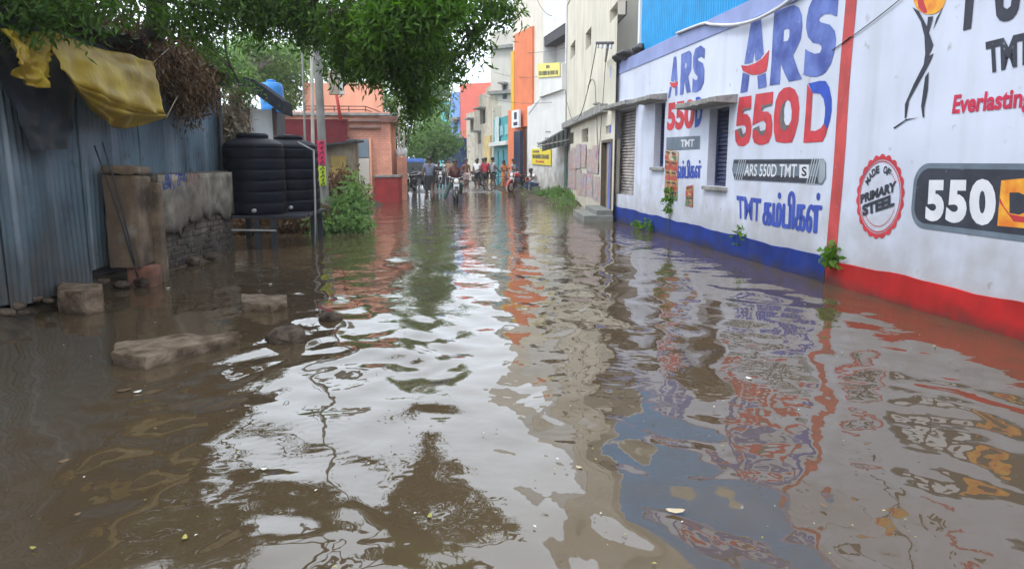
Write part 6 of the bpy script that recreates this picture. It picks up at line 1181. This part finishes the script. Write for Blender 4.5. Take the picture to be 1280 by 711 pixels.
def motorcycle(label, loc, rz, paint, group='motorcycles on the flooded street', scooter=False):
    t = thing('motorcycle' if not scooter else 'scooter', label, 'motorcycle' if not scooter else 'scooter', loc, group); t.rotation_euler = (0, 0, rz); B = lambda mb, n_, m_, **k_: mb.build(n_, m_, t, local=True, **k_)
    r = .3 if not scooter else .24; wheel(t, 0, -.62, r, .095); wheel(t, 0, .62, r, .11)
    mb = MB()
    for s_ in (-1, 1): mb.tube([(.08 * s_, -.62, r), (.085 * s_, -.5, .62), (.08 * s_, -.42, .9)], .024, 8)
    B(mb, 'fork', m_chr, smooth=True)
    mb = MB(); pts = [(0, -.62 + (r + .035) * math.cos(a), r + (r + .035) * math.sin(a)) for a in np.linspace(R(15), R(165), 11)]
    for i in range(10):
        p, q = Vector(pts[i]), Vector(pts[i + 1]); w_ = Vector((.065, 0, 0)); mb.add([p - w_, p + w_, q + w_, q - w_, p - w_ * 1.05 - Vector((0, 0, .03)), p + w_ * 1.05 - Vector((0, 0, .03)), q + w_ * 1.05 - Vector((0, 0, .03)), q - w_ * 1.05 - Vector((0, 0, .03))], [(0, 1, 2, 3), (4, 7, 6, 5), (0, 3, 7, 4), (1, 5, 6, 2)])
    B(mb, 'front_mudguard', paint, smooth=True)
    mb = MB(); mb.tube([(-.36, -.28, 1.02), (-.26, -.36, 1.03), (-.1, -.42, .97), (.1, -.42, .97), (.26, -.36, 1.03), (.36, -.28, 1.02)], .016, 8); B(mb, 'handlebar', m_chr, smooth=True)
    for s_ in (-1, 1):
        mb = MB(); mb.tube([(.18 * s_, -.4, 1.0), (.24 * s_, -.42, 1.16)], .008, 6); mb.ball((.25 * s_, -.42, 1.2), (.06, .02, .042), n=10, k=6); B(mb, 'mirror', m_seat, smooth=True)
        mb = MB(); mb.ball((.17 * s_, -.52, .86), (.03, .04, .03), n=8, k=6); B(mb, 'indicator', mat('amber_lens', (.6, .25, .03), .3, coord='obj'), smooth=True)
    mb = MB(); mb.lathe([(.05, -.1), (.095, -.02), (.1, .03)], (0, 0, 0), 16); 
    for i, v in enumerate(mb.v): mb.v[i] = Vector((v.x, -.53 - v.z, .88 + v.y))
    hl = B(mb, 'headlight', paint, smooth=True, angle=.8); mb = MB(); mb.ball((0, -.562, .88), (.088, .018, .088), n=14, k=8); mb.build('lens', m_lens, hl, smooth=True, local=True)
    mb = MB(); mb.box((0, -.585, .72), (.2, .012, .1)); B(mb, 'number_plate', m_white, bevel=.004)
    mb = MB()
    if scooter:
        mb.hexa([Vector(p) for p in ((-.2, -.42, .28), (.2, -.42, .28), (.2, -.36, .28), (-.2, -.36, .28), (-.14, -.5, .9), (.14, -.5, .9), (.14, -.42, .92), (-.14, -.42, .92))]); B(mb, 'front_shield', paint, bevel=.03)
        mb = MB(); mb.box((0, -.1, .27), (.3, .6, .08)); B(mb, 'floorboard', m_eng, bevel=.02); mb = MB(); mb.ball((0, .45, .56), (.18, .48, .22), n=16, k=10); B(mb, 'tank', paint, smooth=True)
    else:
        mb.ball((0, -.12, .86), (.145, .32, .13), n=16, k=10); B(mb, 'tank', paint, smooth=True)
        mb = MB(); mb.box((0, -.06, .48), (.24, .34, .32)); mb.tube([(0, -.2, .5), (0, -.28, .66)], .08, 10); B(mb, 'engine', m_eng, bevel=.03)
        mb = MB(); mb.tube([(0, -.4, .85), (0, -.28, .4), (0, .2, .35), (0, .62, .34)], .028, 8); B(mb, 'frame', m_eng, smooth=True)
    mb = MB(); mb.ball((0, .42, .83), (.13, .42, .065), n=14, k=8); B(mb, 'seat', m_seat, smooth=True)
    mb = MB(); mb.tube([(.13, -.2, .38), (.15, .1, .26), (.16, .7, .34)], [.022, .03, .045], 10); B(mb, 'exhaust', m_chr, smooth=True)
    mb = MB(); mb.hexa([Vector(p) for p in ((-.08, .6, .6), (.08, .6, .6), (.08, .98, .55), (-.08, .98, .55), (-.08, .6, .72), (.08, .6, .72), (.08, .95, .68), (-.08, .95, .68))]); B(mb, 'rear_mudguard', paint, bevel=.02)
    mb = MB(); mb.box((0, .97, .66), (.12, .03, .06)); B(mb, 'tail_light', mat('red_lens', (.5, .02, .02), .3, coord='obj'), bevel=.008)
    return t
p_blk = mat('black_paint', (.015, .015, .018), .25, .1, 5, coord='obj'); p_red = mat('red_paint', (.4, .02, .03), .25, .1, 5, coord='obj'); p_blu = mat('blue_paint', (.03, .12, .42), .3, .1, 5, coord='obj'); p_sil = mat('silver_paint', (.4, .41, .43), .3, .1, 5, metal=.4, coord='obj')
motorcycle('black motorcycle with lit looking round headlamp facing the camera, ridden', (rp.x, rp.y + .62, -.03), .05, p_blk)
q = at_z(525, 239); motorcycle('black motorcycle parked beside the man walking away', (q.x, q.y + .4, 0), .6, p_blk)
q = at_z(648, 240, .05); motorcycle('red motorcycle parked by the navy pillar', (q.x, q.y + .3, .02), -.7, p_red)
q = at_z(549, 236, .02); motorcycle('dark scooter ridden at the back of the street', (q.x, q.y + .6, .02), .15, p_blk, 'motorcycles on the flooded street', True)
q = at_z(514, 240, .0); motorcycle('black scooter standing in front of the blue rickshaw', (q.x, q.y, 0), -.25, p_blk, 'motorcycles on the flooded street', True)
q = at_z(592, 233.5, .02); motorcycle('dark motorcycle standing within the crowd', (q.x, q.y, .02), 1.3, p_blk)
# bicycle
q = at_z(624, 239, .02); bi = thing('bicycle', 'dark bicycle standing side on in front of the crowd', 'bicycle', q); bi.rotation_euler = (0, 0, 1.35)
wheel(bi, 0, -.52, .34, .04); wheel(bi, 0, .52, .34, .04); mb = MB()
for a, b_ in (((0, -.38, .82), (0, .02, .3)), ((0, -.36, .76), (0, .2, .74)), ((0, .02, .3), (0, .22, .84)), ((0, .02, .3), (0, .52, .34)), ((0, .2, .74), (0, .52, .34)), ((0, -.52, .34), (0, -.38, .82))): mb.tube([a, b_], .018, 7)
mb.build('frame', m_eng, bi, local=True); mb = MB(); mb.tube([(-.26, -.28, .98), (-.1, -.36, .96), (0, -.38, .84), (.1, -.36, .96), (.26, -.28, .98)], .014, 7); mb.build('handlebar', m_chr, bi, local=True, smooth=True); mb = MB(); mb.ball((0, .24, .88), (.09, .14, .035), n=10, k=6); mb.build('saddle', m_seat, bi, local=True, smooth=True)
# blue rickshaw
q = at_z(515, 236, .0); ar = thing('auto_rickshaw', 'blue topped three wheeled rickshaw at far left of the street', 'rickshaw', (q.x, q.y + 2, 0)); ar.rotation_euler = (0, 0, .2); A_ = lambda mb, n_, m_, **k_: mb.build(n_, m_, ar, local=True, **k_)
mb = MB(); mb.hexa([Vector(p) for p in ((-.62, -.9, .35), (.62, -.9, .35), (.66, 1.2, .35), (-.66, 1.2, .35), (-.6, -1.0, .95), (.6, -1.0, .95), (.66, 1.25, 1.0), (-.66, 1.25, 1.0))]); A_(mb, 'body', m_seat, bevel=.06)
mb = MB(); mb.hexa([Vector(p) for p in ((-.64, -.85, 1.5), (.64, -.85, 1.5), (.68, 1.25, 1.45), (-.68, 1.25, 1.45), (-.55, -.7, 1.74), (.55, -.7, 1.74), (.58, 1.15, 1.72), (-.58, 1.15, 1.72))]); A_(mb, 'canopy', p_blu, bevel=.07)
mb = MB(); mb.hexa([Vector(p) for p in ((-.55, -1.0, .96), (.55, -1.0, .96), (.55, -.97, .96), (-.55, -.97, .96), (-.52, -.84, 1.49), (.52, -.84, 1.49), (.52, -.81, 1.49), (-.52, -.81, 1.49))]); A_(mb, 'windscreen', mat('dark_glass', (.05, .06, .07), .08, coord='obj'))
for s_ in (-1, 1): mb = MB(); mb.tube([(.6 * s_, -.98, .95), (.6 * s_, -.82, 1.52)], .03, 6); A_(mb, 'pillar', p_blu); wheel(ar, .52 * s_, .9, .22, .1)
wheel(ar, 0, -.85, .22, .1)
for s_ in (-1, 1): mb = MB(); mb.ball((.3 * s_, -1.0, .72), (.09, .05, .09), n=10, k=6); A_(mb, 'headlight', m_lens, smooth=True)
mb = MB(); q = at_z(637, 240, .05); mb.ball((q.x, q.y, .2), (.22, .18, .26), n=14, k=9); o = mb.build('sack', mat('tan_sackcloth', (.42, .28, .19), .9, .2, 6, .3, 30), None, smooth=True); rough_up(o, .07, 4); tag(o, 'tan cloth sack lying on the ground by the orange pier', 'sack')

# ------------------------------------------------------------------ AIR
hz = MB(); hz.box((0, 150, 10.5), (1100, 1100, 24)); ho = hz.build('haze', [], None); ho['kind'] = 'stuff'; tag(ho, 'pale damp monsoon air over the whole street', 'haze')
hm = bpy.data.materials.new('damp_air'); hm.use_nodes = True; hn = hm.node_tree; hn.nodes.clear(); hout = hn.nodes.new('ShaderNodeOutputMaterial'); pv = hn.nodes.new('ShaderNodeVolumePrincipled')
pv.inputs['Color'].default_value = (.93, .95, .97, 1); pv.inputs['Density'].default_value = .0012; pv.inputs['Anisotropy'].default_value = .2; hn.links.new(pv.outputs[0], hout.inputs['Volume']); ho.data.materials.append(hm)
import OpenImageIO as oi,sys,numpy as np
b=oi.ImageBuf('/workdir/render_main.png').get_pixels(oi.FLOAT)
for n,(x,y) in dict(wall1=(1000,150),wall2=(1150,370),wall3=(1150,180),wallfar=(860,100),brown=(200,640),brown2=(420,640),left=(60,560),sky=(590,85),skyrefl=(470,350),skyrefl2=(600,560),gray=(1150,600),tin=(60,300),cream=(720,110),orange=(655,100),shed=(840,40),red=(1200,380),blue=(900,310),leafdark=(430,90),leaf=(500,40),white=(690,20),road=(640,245)).items():
    X,Y=int(x*.8),int(y*.7989); r=b[Y-3:Y+4,X-3:X+4,:3].mean((0,1)); print(n,(r*255).astype(int))
